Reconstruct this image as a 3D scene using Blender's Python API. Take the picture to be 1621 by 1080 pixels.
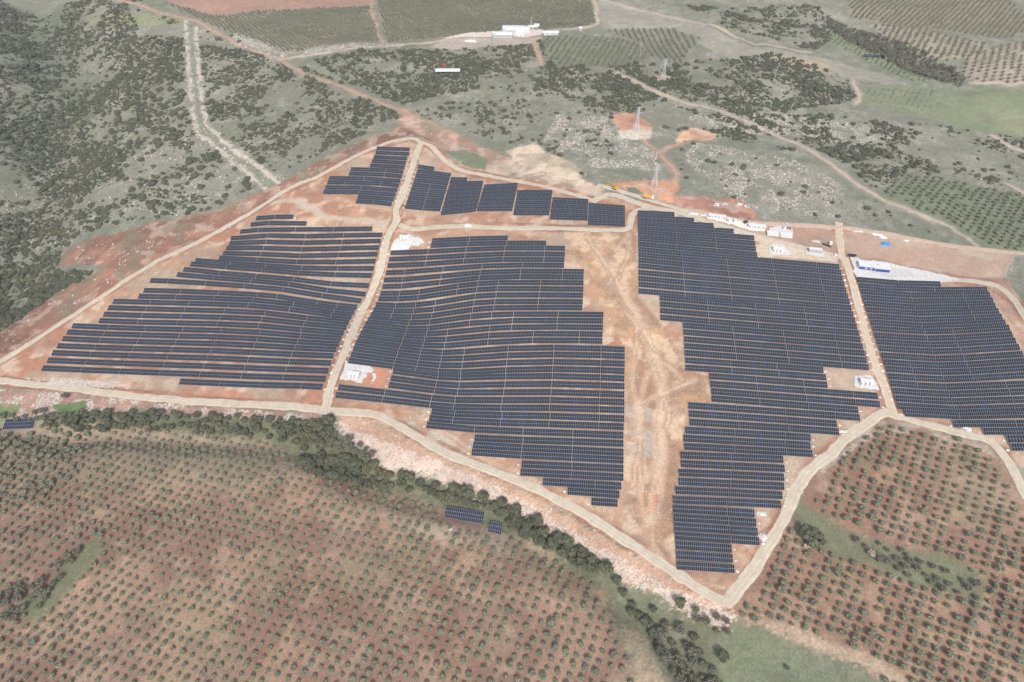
import bpy, math, random
import numpy as np
random.seed(7); rng = np.random.default_rng(7)
R = math.radians
for o in list(bpy.data.objects): bpy.data.objects.remove(o)
SC = bpy.context.scene
COL = SC.collection

# ------------------------------------------------------------------ camera, sky, sun, exposure
CAM_H, PITCH, YAW, LENS = 365.0, 46.5, 6.9, 24.0
cd = bpy.data.cameras.new('camera'); cam = bpy.data.objects.new('camera', cd); COL.objects.link(cam)
cam.location = (0, 0, CAM_H); cam.rotation_euler = (R(90 - PITCH), 0, R(YAW))
cd.lens = LENS; cd.sensor_width = 36; cd.clip_start = 1; cd.clip_end = 12000
SC.camera = cam
SUN_EL, SUN_AZ = 48.0, 165.0          # azimuth clockwise from north (+Y)
w = bpy.data.worlds.new('World'); SC.world = w; w.use_nodes = True
nt = w.node_tree; bg = nt.nodes['Background']
sky = nt.nodes.new('ShaderNodeTexSky'); sky.sky_type = 'NISHITA'; sky.sun_disc = False
sky.sun_elevation = R(SUN_EL); sky.sun_rotation = R(SUN_AZ); sky.air_density = 1.0; sky.dust_density = 4.0; sky.ozone_density = 1.0
hs = nt.nodes.new('ShaderNodeHueSaturation'); hs.inputs['Saturation'].default_value = .78; nt.links.new(sky.outputs[0], hs.inputs['Color']); nt.links.new(hs.outputs[0], bg.inputs[0]); bg.inputs[1].default_value = 0.12
sl = bpy.data.lights.new('sun', 'SUN'); sl.energy = 1.7; sl.angle = R(9); sl.color = (1, .965, .92)
so = bpy.data.objects.new('sun', sl); COL.objects.link(so)
so.rotation_euler = (R(90 - SUN_EL), 0, R(180 - SUN_AZ)); so.location = (0, 0, 600)
SC.view_settings.view_transform = 'Standard'; SC.view_settings.look = 'None'
SC.view_settings.exposure = 0.68; SC.view_settings.gamma = 1
SC.render.engine = 'CYCLES'

# ------------------------------------------------------------------ camera maths (traced photo pixels -> ground)
FPX = 1081.0; CX, CY = 810.5, 540.0
cp, sp, cy_, sy_ = math.cos(R(PITCH)), math.sin(R(PITCH)), math.cos(R(YAW)), math.sin(R(YAW))
VR = np.array([cy_, sy_, 0.]); VF = np.array([-sy_*cp, cy_*cp, -sp]); VU = np.cross(VR, VF)
def ray(px, py):
    px = np.asarray(px, float); py = np.asarray(py, float)
    return VF + VR*((px - CX)/FPX)[..., None] + VU*((CY - py)/FPX)[..., None]
def flat(px, py, z=0.0):
    d = ray(px, py); t = (z - CAM_H)/d[..., 2]
    return d[..., 0]*t, d[..., 1]*t
def project(x, y, z):
    d = np.stack([x, y, z - CAM_H], -1); zf = d@VF
    zf = np.where(np.abs(zf) < 1e-6, 1e-6, zf)
    return CX + FPX*(d@VR)/zf, CY - FPX*(d@VU)/zf, zf

# ------------------------------------------------------------------ traced rows of solar tables
def c(ox, oy, s, pts): return [(ox + x/s, oy + y/s) for x, y in pts]
ROWS = {}        # block -> list of polylines (one per row, centre line of the row)
# block A
Al = c(500,210,6,[(575,150),(565,190),(545,232),(530,270),(512,312),(330,345),(312,388),(125,428),(108,470),(90,517),(70,560),(395,607),(380,650)])
Am = c(500,210,6,[(735,150),(722,192),(705,235),(690,274),(677,314),(660,357),(648,398),(632,440),(615,482),(603,526),(588,570),(570,615),(552,660)])
Ar = c(500,210,6,[(893,160),(888,203),(870,245),(855,288),(845,330),(832,373),(818,418),(802,463),(790,507),(773,550),(757,592),(742,635),(722,680)])
ROWS['A'] = [[a, b, d] for a, b, d in zip(Al, Am, Ar)]
# block B: stepped groups of two rows' ends each (top row, bottom row, number of rows)
def between(top, bot, n):
    out = []
    for i in range(n):
        t = i/(n - 1.0)
        out.append([tuple(np.array(p)*(1 - t) + np.array(q)*t) for p, q in zip(top, bot)])
    return out
g1 = c(640,255,12,[(258,100),(570,150)]); ROWS['B0'] = [g1]
ROWS['B1'] = between(c(640,255,12,[(235,190),(885,268)]), c(640,255,12,[(12,865),(690,918)]), 9)
ROWS['B2'] = [c(640,255,12,[(875,345),(1198,350)])] + between(c(640,255,12,[(855,420),(1500,416)]), c(640,255,12,[(690,990),(1375,915)]), 8)
ROWS['B3'] = between(c(740,230,6,[(155,393),(478,375)]), c(740,230,6,[(90,604),(430,603)]), 7)
ROWS['B4'] = between(c(740,230,6,[(470,445),(808,445)]), c(740,230,6,[(435,643),(780,643)]), 6)
ROWS['B5'] = between(c(740,230,6,[(805,513),(1147,530)]), c(740,230,6,[(783,683),(1142,694)]), 5)
ROWS['B6'] = between(c(740,230,6,[(1150,568),(1498,592)]), c(740,230,6,[(1142,733),(1498,750)]), 5)
# generic block from guides
def interp_block(left, right, guides, vp=(1000., -600.)):
    """left/right: row end points; guides: {row index: polyline}. Row curves between guides are blended."""
    def colc(x, y): return (x - vp[0])/(y - vp[1])
    gk = sorted(guides); G = {}
    for k in gk:
        a = np.array(guides[k], float); cc = colc(a[:, 0], a[:, 1]); o = np.argsort(cc); G[k] = (cc[o], a[o, 1])
    def gy(k, cc):
        X, Y = G[k]; y = np.interp(cc, X, Y)
        s0 = (Y[1]-Y[0])/(X[1]-X[0]); s1 = (Y[-1]-Y[-2])/(X[-1]-X[-2])
        y = np.where(cc < X[0], Y[0]+s0*(cc-X[0]), y); return np.where(cc > X[-1], Y[-1]+s1*(cc-X[-1]), y)
    out = []
    for k in range(len(left)):
        (xl, yl), (xr, yr) = left[k], right[k]
        ka = max([g for g in gk if g <= k] or [gk[0]]); kb = min([g for g in gk if g >= k] or [gk[-1]])
        cl, cr = colc(xl, yl), colc(xr, yr); ccs = np.linspace(cl, cr, 17)
        ya = gy(ka, ccs); yb = gy(kb, ccs); t = 0 if ka == kb else (k - ka)/(kb - ka)
        y = ya*(1 - t) + yb*t
        e0, e1 = yl - y[0], yr - y[-1]
        y = y + np.linspace(e0, e1, 17)
        x = vp[0] + ccs*(y - vp[1])
        out.append(list(zip(x, y)))
    return out
# block C
CR = c(370,320,6,[(565,140),(690,205),(1315,252),(1412,310),(1397,366),(1380,427),(1368,490),(1350,552),(1335,620),(1315,688),(1285,790),(1250,885),(1207,955)]) + \
     c(450,460,6,[(690,165),(665,210),(640,256),(615,303),(592,350),(568,400),(545,450),(520,505),(495,560),(470,620),(445,688),(420,762),(395,837),(365,912)])
CL = [(405,345.8),(395.8,356.5),(379,368.5),(363,380)] + c(200,380,6,[(968,42),(945,80),(918,122),(882,162),(655,187),(610,222),(545,270),(477,328),(222,387),(160,480),(112,535)]) + \
     c(40,460,6,[(832,100),(785,160),(742,222),(700,283),(445,330),(395,392),(350,457),(300,525),(250,592),(205,665),(155,740),(1463,862)])
CG = {0: c(370,320,6,[(210,155),(383,138),(565,140)]), 1: c(370,320,6,[(155,218),(330,192),(690,205)]),
 2: c(370,320,6,[(55,292),(225,265),(410,246),(590,262),(775,266),(950,260),(1135,252),(1315,252)]),
 3: [(363,380)] + c(370,320,6,[(0,350),(330,305),(690,325),(1050,318),(1412,310)]),
 4: [(361,387)] + c(370,320,6,[(0,392),(300,371),(670,385),(1030,380),(1397,366)]),
 5: [(357.5,393.3)] + c(370,320,6,[(0,433),(283,433),(465,445),(650,452),(1015,440),(1380,427)]),
 6: [(353,400)] + c(370,320,6,[(0,485),(255,492),(630,515),(1000,502),(1368,490)]),
 7: [(347,407)] + c(370,320,6,[(0,535),(230,550),(605,573),(795,578),(980,570),(1350,552)]),
 8: [(309,411)] + c(370,320,6,[(0,582),(195,598),(390,612),(580,628),(765,633),(955,632),(1145,624),(1335,620)]),
 9: [(301.7,417)] + c(370,320,6,[(0,622),(165,640),(360,655),(555,675),(745,686),(940,690),(1130,688),(1315,688)]),
 10: c(200,380,6,[(545,270),(740,300),(940,325),(1135,338),(1330,348),(1525,352)]) + c(370,320,6,[(700,755),(900,780),(1095,790),(1285,790)]),
 11: c(200,380,6,[(477,328),(670,350),(870,370),(1070,380),(1265,386),(1470,396)]) + c(370,320,6,[(650,793),(855,838),(1055,868),(1250,885)]),
 12: c(200,380,6,[(222,387),(620,405),(1015,427),(1220,442),(1425,452)]) + c(370,320,6,[(800,882),(1000,920),(1207,955)]),
 13: c(200,380,6,[(160,480),(555,490),(960,502),(1365,522),(1575,550)]) + c(370,320,6,[(760,955),(1165,1005)]),
 15: c(40,460,6,[(832,100)]) + c(200,380,6,[(80,590),(490,600),(895,610),(1300,625),(1520,652)]) + c(280,460,6,[(1245,205)]) + [(556.7,502.6)],
 19: c(40,460,6,[(445,330),(870,355),(1300,367)]) + c(280,460,6,[(0,371),(290,378),(700,390),(930,410),(1140,430)]) + [(540.8,535)],
 25: c(40,460,6,[(155,740),(600,755),(1060,775),(1500,790)]) + c(280,460,6,[(510,810),(740,820),(965,828),(1410,840)]),
 26: c(280,460,6,[(20,860),(480,885),(930,900),(1385,912)])}
ROWS['C'] = interp_block(CL, CR, CG)
# block D
DL = c(570,350,6,[(680,190),(668,235),(285,310),(270,370),(255,430),(242,497),(222,566),(207,632),(188,692)]) + \
     c(450,460,6,[(890,85),(868,130),(845,175),(820,220),(795,262),(770,307),(748,352),(722,398),(700,443),(675,490),(655,545),(633,600),(610,656)]) + \
     c(520,540,6,[(612,280),(590,350),(570,415),(92,440),(65,515),(975,668),(955,730),(930,795)]) + c(740,640,6,[(65,318),(50,385),(37,455),(512,568),(500,645),(715,735),(948,825),(1175,925)])
DR = c(570,350,6,[(1405,160)]) + c(800,350,6,[(390,208),(570,258),(568,312),(563,365),(560,418),(748,478),(745,532),(745,590),(743,650),(740,708),(738,768),(733,822),(935,888)]) + \
     c(740,500,6,[(1290,48),(1290,110),(1287,175),(1285,238),(1497,318),(1497,383),(1497,455),(1495,525),(1495,598),(1495,670),(1494,748),(1493,822),(1493,898),(1493,975)]) + \
     c(740,640,6,[(1488,210),(1485,290),(1485,370),(1485,455),(1485,530),(1485,612),(1485,695),(1465,778),(1447,858),(1430,940)])
DG = {0: c(570,350,6,[(680,190),(1040,165),(1405,160)]), 2: c(570,350,6,[(285,310),(650,287),(1015,268),(1390,257),(1765,258),(1950,258)]),
 3: c(570,350,6,[(270,370),(640,347),(1005,325),(1380,315),(1948,312)]), 5: c(570,350,6,[(242,497),(612,470),(985,437),(1365,420),(1940,418)]),
 6: c(570,350,6,[(222,566),(597,542),(970,497),(1360,477),(2128,478)]), 7: c(570,350,6,[(207,632),(585,605),(960,553),(1150,532),(1345,530),(2125,532)]),
 8: c(570,350,6,[(188,692),(378,692),(570,676),(760,642),(955,604),(1145,585),(1340,583),(2125,590)]),
 9: c(570,350,6,[(170,750),(365,750),(560,735),(750,702),(940,665),(1135,645),(1335,642),(2123,650)]),
 10: c(570,350,6,[(148,790),(345,812),(545,802),(740,773),(930,728),(1130,700),(1330,700),(2120,708)]),
 12: c(570,350,6,[(100,880),(320,908),(510,922),(710,903),(905,866),(1105,830),(1320,822),(2113,822)]),
 14: [(578.5,511),(617,517.5),(650,522),(683,521.5),(717,515),(750,509.5),(819,507.5),(887.5,507.5),(955,508)],
 18: [(562.5,541.7),(600,547),(640,552.5),(680,559),(700,561.5),(720,560),(740,556.7),(776.7,553.7),(846.7,549.5),(918,550.8),(989.5,553)],
 21: [(552,569.2),(590,574.5),(630,580.5),(670,587),(703,591),(740,590.6),(771.7,587.5),(843.7,583.5),(917,584.5),(989,587.5)],
 24: [(615,609.2),(680,617.5),(715,622),(740,623),(765,621.8),(839.5,620),(915,622),(989,624.7)],
 26: [(530.8,625.8),(607.5,632.5),(684,641),(720,645),(761,645.2),(836.7,645.2),(913,647.3),(988.8,649.7)],
 29: [(675,672.5),(740,679),(753,680),(831,684),(909,686.5),(987.5,688.3)],
 32: c(740,640,6,[(37,455),(520,487),(1000,508),(1485,530)]), 34: c(740,640,6,[(500,645),(990,671),(1485,695)]), 37: c(740,640,6,[(1175,925),(1430,940)])}
ROWS['D'] = interp_block(DL, DR, DG)
# block E
EL = [(1009.5+.1*i, y) for i, y in enumerate([336.6,343.4,350.2,357,363.5,370.6,378,386.3,394.9,403.3,412,421.1,431.3,441,450.3,460.8])] + \
     [(1044.5+.3*i, y) for i, y in enumerate([471.7,481.7,492,502.7])] + [(1081+.7*i, y) for i, y in enumerate([515.2,525.8,536.7,547.5,558.3,570,581.7])] + \
     [(1123+1.2*i, y) for i, y in enumerate([595.3,607.5,619.2,630.8])] + [(1089.5+i, y) for i, y in enumerate([641.7,654.6,668])] + \
     [(1084.7,680.8),(1082,693.7),(1083,706.7),(1076.7,720.3),(1077.5,733.9),(1074.5,748),(1073.9,762),(1069,776),(1065.3,790.8),(1065.3,804.9),(1066.2,818.9),(1067,833.2),(1068.3,847.7),(1069.2,862.8),(1070,878.4),(1071,895)]
ER = [(1068,339.3),(1099,348.6),(1130,357),(1162,365.9),(1194.5,376.4),(1195.8,385.2),(1197,394),(1198.8,403),(1329.5,422.4),(1332.2,431.4),(1334.7,440.6),(1337.3,449.8),(1340,459),(1342.8,468.3),
      (1345.5,477.8),(1348.3,487.5),(1351.3,497.3),(1354.2,507.2),(1357.2,517.2),(1360.2,527.5),(1363.2,538),(1366.4,548.6),(1369.5,559.4),(1372.6,570.5),(1375.8,581.4),
      (1304,585.8),(1308.3,597.3),(1310.5,609.5),(1390,627),(1393.7,640),(1359,649),(1362,661),(1325.3,670.8),(1328.8,683.3),(1284,692.5),(1283.8,705.3),(1287,718),(1240.8,727.5),(1243,741.7),(1242,755.6),(1242.3,770),(1239.5,784.2),(1237,798.7),
      (1195.3,812.8),(1198,827.4),(1200.3,842),(1203,857),(1159,868.7),(1160.8,884.5),(1163.3,900.8)]
ROWS['E'] = [[a, b] for a, b in zip(EL, ER)]
# block F
FL = c(1351,430,6,[(40,75),(60,132),(75,188),(92,245),(110,303),(128,362),(147,422),(163,480),(185,538),(203,603),(222,663),(243,725),(265,793),(288,858),(308,922),(328,992)]) + \
     c(1351,560,6,[(350,280),(375,350),(397,420),(420,492),(487,562),(955,660),(1235,738),(1462,810),(1500,888)])
FRt = c(1351,430,6,[(832,118),(1275,165),(1300,215),(1330,268),(1355,320),(1385,370),(1415,425),(1447,480),(1485,530),(1512,590),(1545,650),(1580,712),(1615,780),(1650,845)]) + \
     [(1632,581.5),(1638,592.5)] + c(1351,560,6,[(1745,280),(1780,350),(1810,425),(1830,502),(1840,570),(1850,656),(1860,733),(1870,808),(1880,890)])
FG = {0: c(1351,430,6,[(40,75),(430,110),(832,118)]), 1: c(1351,430,6,[(60,132),(450,165),(660,173),(860,175),(1065,170),(1275,165)]),
 6: c(1351,430,6,[(147,422),(560,450),(765,466),(985,450),(1210,435),(1415,425)]), 12: c(1351,430,6,[(265,793),(700,825),(925,836),(1150,812),(1385,792),(1615,780)]),
 16: c(1351,560,6,[(350,280),(800,312),(1030,326),(1270,302),(1510,290),(1745,280)]), 19: c(1351,560,6,[(420,492),(885,527),(1110,535),(1360,522),(1620,508),(1830,502)]),
 20: c(1351,560,6,[(487,562),(730,580),(970,594),(1205,595),(1620,577),(1840,570)]), 21: c(1351,560,6,[(955,660),(1200,675),(1620,662),(1850,656)]), 24: c(1351,560,6,[(1500,888),(1880,890)])}
ROWS['F'] = interp_block(FL, FRt, FG)

# ------------------------------------------------------------------ relief: rows run straight east-west, so their bends in the photo give the heights
GX0, GY0, GS, GNX, GNY = -1050.0, -50.0, 25.0, 84, 54
CREEK = [(-40,640),(60,668),(130,662),(220,668),(330,680),(430,690),(505,712),(560,752),(640,775),(720,792),(800,822),(870,868),(930,905),(985,950),(1040,990),(1080,1030),(1110,1085),(1130,1130)]
def solve_relief():
    pts = []; rid = []; k = 0
    key = {}
    for b, rows in ROWS.items():
        for i, r in enumerate(rows):
            a = np.array(r, float); n = 9
            t = np.linspace(0, 1, n); s = np.r_[0, np.cumsum(np.hypot(*np.diff(a, axis=0).T))]; s /= s[-1]
            for tt in t: pts.append((np.interp(tt, s, a[:, 0]), np.interp(tt, s, a[:, 1]))); rid.append(k)
            k += 1
    pts = np.array(pts); rid = np.array(rid)
    X0, Y0 = flat(pts[:, 0], pts[:, 1]); n = GNX*GNY; N = n + k
    h = np.zeros(len(pts)); idx = np.arange(n).reshape(GNY, GNX)
    reg = np.zeros((N, N))
    def addrows(rows_idx, coef, wt):
        for a_, ca in zip(rows_idx, coef):
            for b_, cb in zip(rows_idx, coef): np.add.at(reg, (a_.ravel(), b_.ravel()), wt*wt*ca*cb)
    addrows([idx[:, :-2], idx[:, 1:-1], idx[:, 2:]], [1, -2, 1], .30)
    addrows([idx[:-2], idx[1:-1], idx[2:]], [1, -2, 1], .45)
    addrows([idx[:-1, :-1], idx[1:, :-1], idx[:-1, 1:], idx[1:, 1:]], [1, -1, -1, 1], .3)
    reg[np.arange(n), np.arange(n)] += .012**2
    sol = None
    for it in range(3):
        X = X0*(1 - h/CAM_H); Y = Y0*(1 - h/CAM_H)
        u = (X - GX0)/GS; v = (Y - GY0)/GS; iu = np.floor(u).astype(int); iv = np.floor(v).astype(int); fu = u - iu; fv = v - iv
        A = reg.copy(); B = np.zeros(N)
        cols = np.stack([iv*GNX+iu, iv*GNX+iu+1, (iv+1)*GNX+iu, (iv+1)*GNX+iu+1, n+rid], 1)
        wts = np.stack([(1-fu)*(1-fv), fu*(1-fv), (1-fu)*fv, fu*fv], 1)*(Y0/CAM_H)[:, None]
        wts = np.concatenate([wts, np.ones((len(h), 1))], 1)
        for a_ in range(5):
            np.add.at(B, cols[:, a_], wts[:, a_]*Y0)
            for b_ in range(5): np.add.at(A, (cols[:, a_], cols[:, b_]), wts[:, a_]*wts[:, b_])
        A[np.arange(n, N), np.arange(n, N)] += 1e-6
        sol = np.linalg.solve(A, B)
        h = (sol[cols[:, :4]]*wts[:, :4]).sum(1)/(Y0/CAM_H)
    return sol[:n].reshape(GNY, GNX), sol[n:], pts, rid
HG, YK, _p, _r = solve_relief()

# ------------------------------------------------------------------ noise and height
def _hash(ix, iy, s):
    h = (ix.astype(np.int64)*374761393 + iy.astype(np.int64)*668265263 + s*2246822519) & 0xffffffff
    h = ((h ^ (h >> 13))*1274126177) & 0xffffffff
    return ((h ^ (h >> 16)) & 0xffff)/65535.0
def vnoise(x, y, sc, s=0):
    x = np.asarray(x, float)/sc; y = np.asarray(y, float)/sc
    ix = np.floor(x); iy = np.floor(y); fx = x-ix; fy = y-iy; fx = fx*fx*(3-2*fx); fy = fy*fy*(3-2*fy)
    a = _hash(ix, iy, s); b = _hash(ix+1, iy, s); c_ = _hash(ix, iy+1, s); d = _hash(ix+1, iy+1, s)
    return (a*(1-fx)+b*fx)*(1-fy) + (c_*(1-fx)+d*fx)*fy
def fbm(x, y, sc, s=0, o=4):
    t = 0; a = .5; n = 0
    for i in range(o):
        t = t + a*vnoise(x*.8+y*.6, -x*.6+y*.8, sc, s+i*17) if i % 2 else t + a*vnoise(x, y, sc, s+i*17)
        n += a; a *= .5; sc *= .5
    return t/n
def sstep(e0, e1, x): t = np.clip((x-e0)/(e1-e0), 0, 1); return t*t*(3-2*t)
def bspl(x, y):
    u = np.clip((x-GX0)/GS, 1.001, GNX-2.001); v = np.clip((y-GY0)/GS, 1.001, GNY-2.001)
    iu = np.floor(u).astype(int); iv = np.floor(v).astype(int); fu = u-iu; fv = v-iv
    def w(t): return [(1-t)**3/6, (3*t**3-6*t**2+4)/6, (-3*t**3+3*t**2+3*t+1)/6, t**3/6]
    wu, wv = w(fu), w(fv); out = 0
    for j in range(4):
        for i in range(4): out = out + wu[i]*wv[j]*HG[np.clip(iv-1+j, 0, GNY-1), np.clip(iu-1+i, 0, GNX-1)]
    return out
def seg_dist(x, y, P):
    d = np.full(np.shape(x), 1e9)
    for (ax, ay), (bx, by) in zip(P[:-1], P[1:]):
        vx, vy = bx-ax, by-ay; L = vx*vx+vy*vy+1e-9
        t = np.clip(((x-ax)*vx+(y-ay)*vy)/L, 0, 1)
        d = np.minimum(d, np.hypot(x-ax-t*vx, y-ay-t*vy))
    return d
def flatpoly(P, z=0.0):
    a = np.array(P, float); X, Y = flat(a[:, 0], a[:, 1], z); return list(zip(X, Y))
CREEK_W = flatpoly(CREEK, 4.0)
RAV_W = flatpoly([(35,-30),(70,40),(95,100),(60,150),(75,200),(40,260),(10,330),(-30,400)])
RAV2_W = flatpoly([(1330,30),(1400,70),(1480,110),(1530,140)])
HULL = flatpoly([(640,215),(1000,300),(1340,360),(1621,460),(1660,600),(1640,760),(1400,665),(1170,960),(900,800),(600,670),(-20,610),(-20,570),(250,410)], 5)
def inpoly(x, y, P):
    x = np.asarray(x, float); y = np.asarray(y, float); r = np.zeros(x.shape, bool)
    P = list(P); xs = [p[0] for p in P]; ys = [p[1] for p in P]
    bb = (x > min(xs)) & (x < max(xs)) & (y > min(ys)) & (y < max(ys))
    X = x[bb]; Y = y[bb]; q = np.zeros(X.shape, bool)
    for i in range(len(P)):
        (x1, y1), (x2, y2) = P[i], P[i-1]
        if y1 == y2: continue
        q ^= ((Y < y1) != (Y < y2)) & (X < (x2-x1)*(Y-y1)/(y2-y1)+x1)
    r[bb] = q; return r
def height(x, y):
    x = np.asarray(x, float); y = np.asarray(y, float)
    h = bspl(x, y)
    dc = seg_dist(x, y, CREEK_W)
    h = h - 7.0*np.exp(-(dc/11)**2)
    far = sstep(20, 120, dc)*0
    dr = seg_dist(x, y, RAV_W); h = h - 42*np.exp(-(dr/62)**2)
    dr = seg_dist(x, y, RAV2_W); h = h - 6*np.exp(-(dr/22)**2)
    # open hill country beyond the site
    o = sstep(560, 760, y + .25*x)
    h = h + o*(fbm(x, y, 170, 5, 3)-.5)*26
    h = h + (fbm(x, y, 45, 9, 3)-.5)*(1.2 + 4*o)
    return h
def ground(px, py, dz=0.0):
    """where a traced photo pixel meets the relief (dz above it)"""
    px = np.asarray(px, float); py = np.asarray(py, float); z = np.zeros(px.shape)
    for i in range(22):
        X, Y = flat(px, py, z); z = z + (height(X, Y)+dz-z)*(.8 if i < 10 else .5)
    return X, Y, z-dz
def gpoly(P): X, Y, _ = ground(*np.array(P, float).T); return list(zip(X, Y))
def G1(px, py):
    X, Y, Z = ground(np.array([px]), np.array([py])); return float(X[0]), float(Y[0]), float(Z[0])

# ------------------------------------------------------------------ mesh and material helpers
def new_mesh(name, V, F, mats, midx=None, smooth=False):
    """V (n,3); F list of arrays (m,k) with the same or different k"""
    me = bpy.data.meshes.new(name); V = np.ascontiguousarray(V, dtype=np.float32)
    if isinstance(F, np.ndarray): F = [F]
    F = [f for f in F if len(f)]
    me.vertices.add(len(V)); me.vertices.foreach_set('co', V.ravel())
    loops = np.concatenate([f.ravel() for f in F]).astype(np.int32)
    sizes = np.concatenate([np.full(len(f), f.shape[1]) for f in F]).astype(np.int32)
    starts = np.r_[0, np.cumsum(sizes)[:-1]].astype(np.int32)
    me.loops.add(len(loops)); me.loops.foreach_set('vertex_index', loops)
    me.polygons.add(len(sizes)); me.polygons.foreach_set('loop_start', starts)
    if midx is not None: me.polygons.foreach_set('material_index', np.ascontiguousarray(midx, dtype=np.int32))
    me.polygons.foreach_set('use_smooth', np.full(len(sizes), bool(smooth)))
    me.update(calc_edges=True); me.validate(verbose=False)
    for m in (mats if isinstance(mats, (list, tuple)) else [mats]): me.materials.append(m)
    return me
def link(name, me, parent=None, loc=None, rotz=0):
    o = bpy.data.objects.new(name, me); COL.objects.link(o)
    if parent is not None: o.parent = parent
    if loc is not None: o.location = loc
    if rotz: o.rotation_euler.z = rotz
    return o
def tag(o, label, cat=None, group=None, kind=None):
    if label: o['label'] = label
    if cat: o['category'] = cat
    if group: o['group'] = group
    if kind: o['kind'] = kind
    return o
class MB:
    def __init__(s): s.v = []; s.f = []; s.m = []
    def add(s, V, F, m=0):
        b = len(s.v); s.v += [tuple(p) for p in V]
        for f in F: s.f.append(tuple(i+b for i in f)); s.m.append(m)
        return s
    def box(s, x0, x1, y0, y1, z0, z1, m=0, rz=0, o=(0, 0, 0)):
        V = [(x, y, z) for z in (z0, z1) for x, y in ((x0, y0), (x1, y0), (x1, y1), (x0, y1))]
        if rz:
            cc, ss = math.cos(rz), math.sin(rz); V = [(x*cc-y*ss, x*ss+y*cc, z) for x, y, z in V]
        V = [(x+o[0], y+o[1], z+o[2]) for x, y, z in V]
        return s.add(V, [(3, 2, 1, 0), (4, 5, 6, 7), (0, 1, 5, 4), (1, 2, 6, 5), (2, 3, 7, 6), (3, 0, 4, 7)], m)
    def bar(s, a, b, r=.1, m=0, n=4, r2=None):
        a = np.array(a, float); b = np.array(b, float); d = b-a; L = np.linalg.norm(d); d /= L; r2 = r if r2 is None else r2
        u = np.cross(d, (0, 0, 1)); u = np.array((1., 0, 0)) if np.linalg.norm(u) < 1e-3 else u/np.linalg.norm(u); w_ = np.cross(d, u)
        V = []
        for p, rr in ((a, r), (b, r2)):
            for i in range(n):
                t = 2*math.pi*(i+.5)/n; V.append(p+rr*(u*math.cos(t)+w_*math.sin(t)))
        F = [(i, (i+1) % n, n+(i+1) % n, n+i) for i in range(n)] + [tuple(range(n))[::-1], tuple(range(n, 2*n))]
        return s.add(V, F, m)
    def tube_y(s, x0, x1, yc, zc, r, m=0, n=14):
        return s.bar((x0, yc, zc), (x1, yc, zc), r, m, n)
    def prism(s, pts, y0, y1, m=0):
        """pts in x,z plane extruded along y"""
        n = len(pts); V = [(x, y0, z) for x, z in pts]+[(x, y1, z) for x, z in pts]
        return s.add(V, [tuple(range(n)), tuple(range(2*n-1, n-1, -1))]+[(i, n+i, n+(i+1) % n, (i+1) % n) for i in range(n)], m)
    def mesh(s, name, mats):
        me = bpy.data.meshes.new(name); me.from_pydata(s.v, [], s.f)
        for m in (mats if isinstance(mats, (list, tuple)) else [mats]): me.materials.append(m)
        me.polygons.foreach_set('material_index', s.m); me.polygons.foreach_set('use_smooth', [False]*len(s.f))
        import bmesh
        bm = bmesh.new(); bm.from_mesh(me); bmesh.ops.recalc_face_normals(bm, faces=bm.faces); bm.to_mesh(me); bm.free()
        me.update(); return me
    def build(s, name, mats, parent=None, loc=None, rotz=0): return link(name, s.mesh(name, mats), parent, loc, rotz)
def empty(name, loc, rz=0):
    o = bpy.data.objects.new(name, None); COL.objects.link(o); o.location = loc; o.rotation_euler.z = rz; o.empty_display_size = 1; return o
def copy_tree(o, parent=None):
    r = o.copy(); COL.objects.link(r)
    if parent is not None: r.parent = parent
    for ch in list(o.children): copy_tree(ch, r)
    return r

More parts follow.
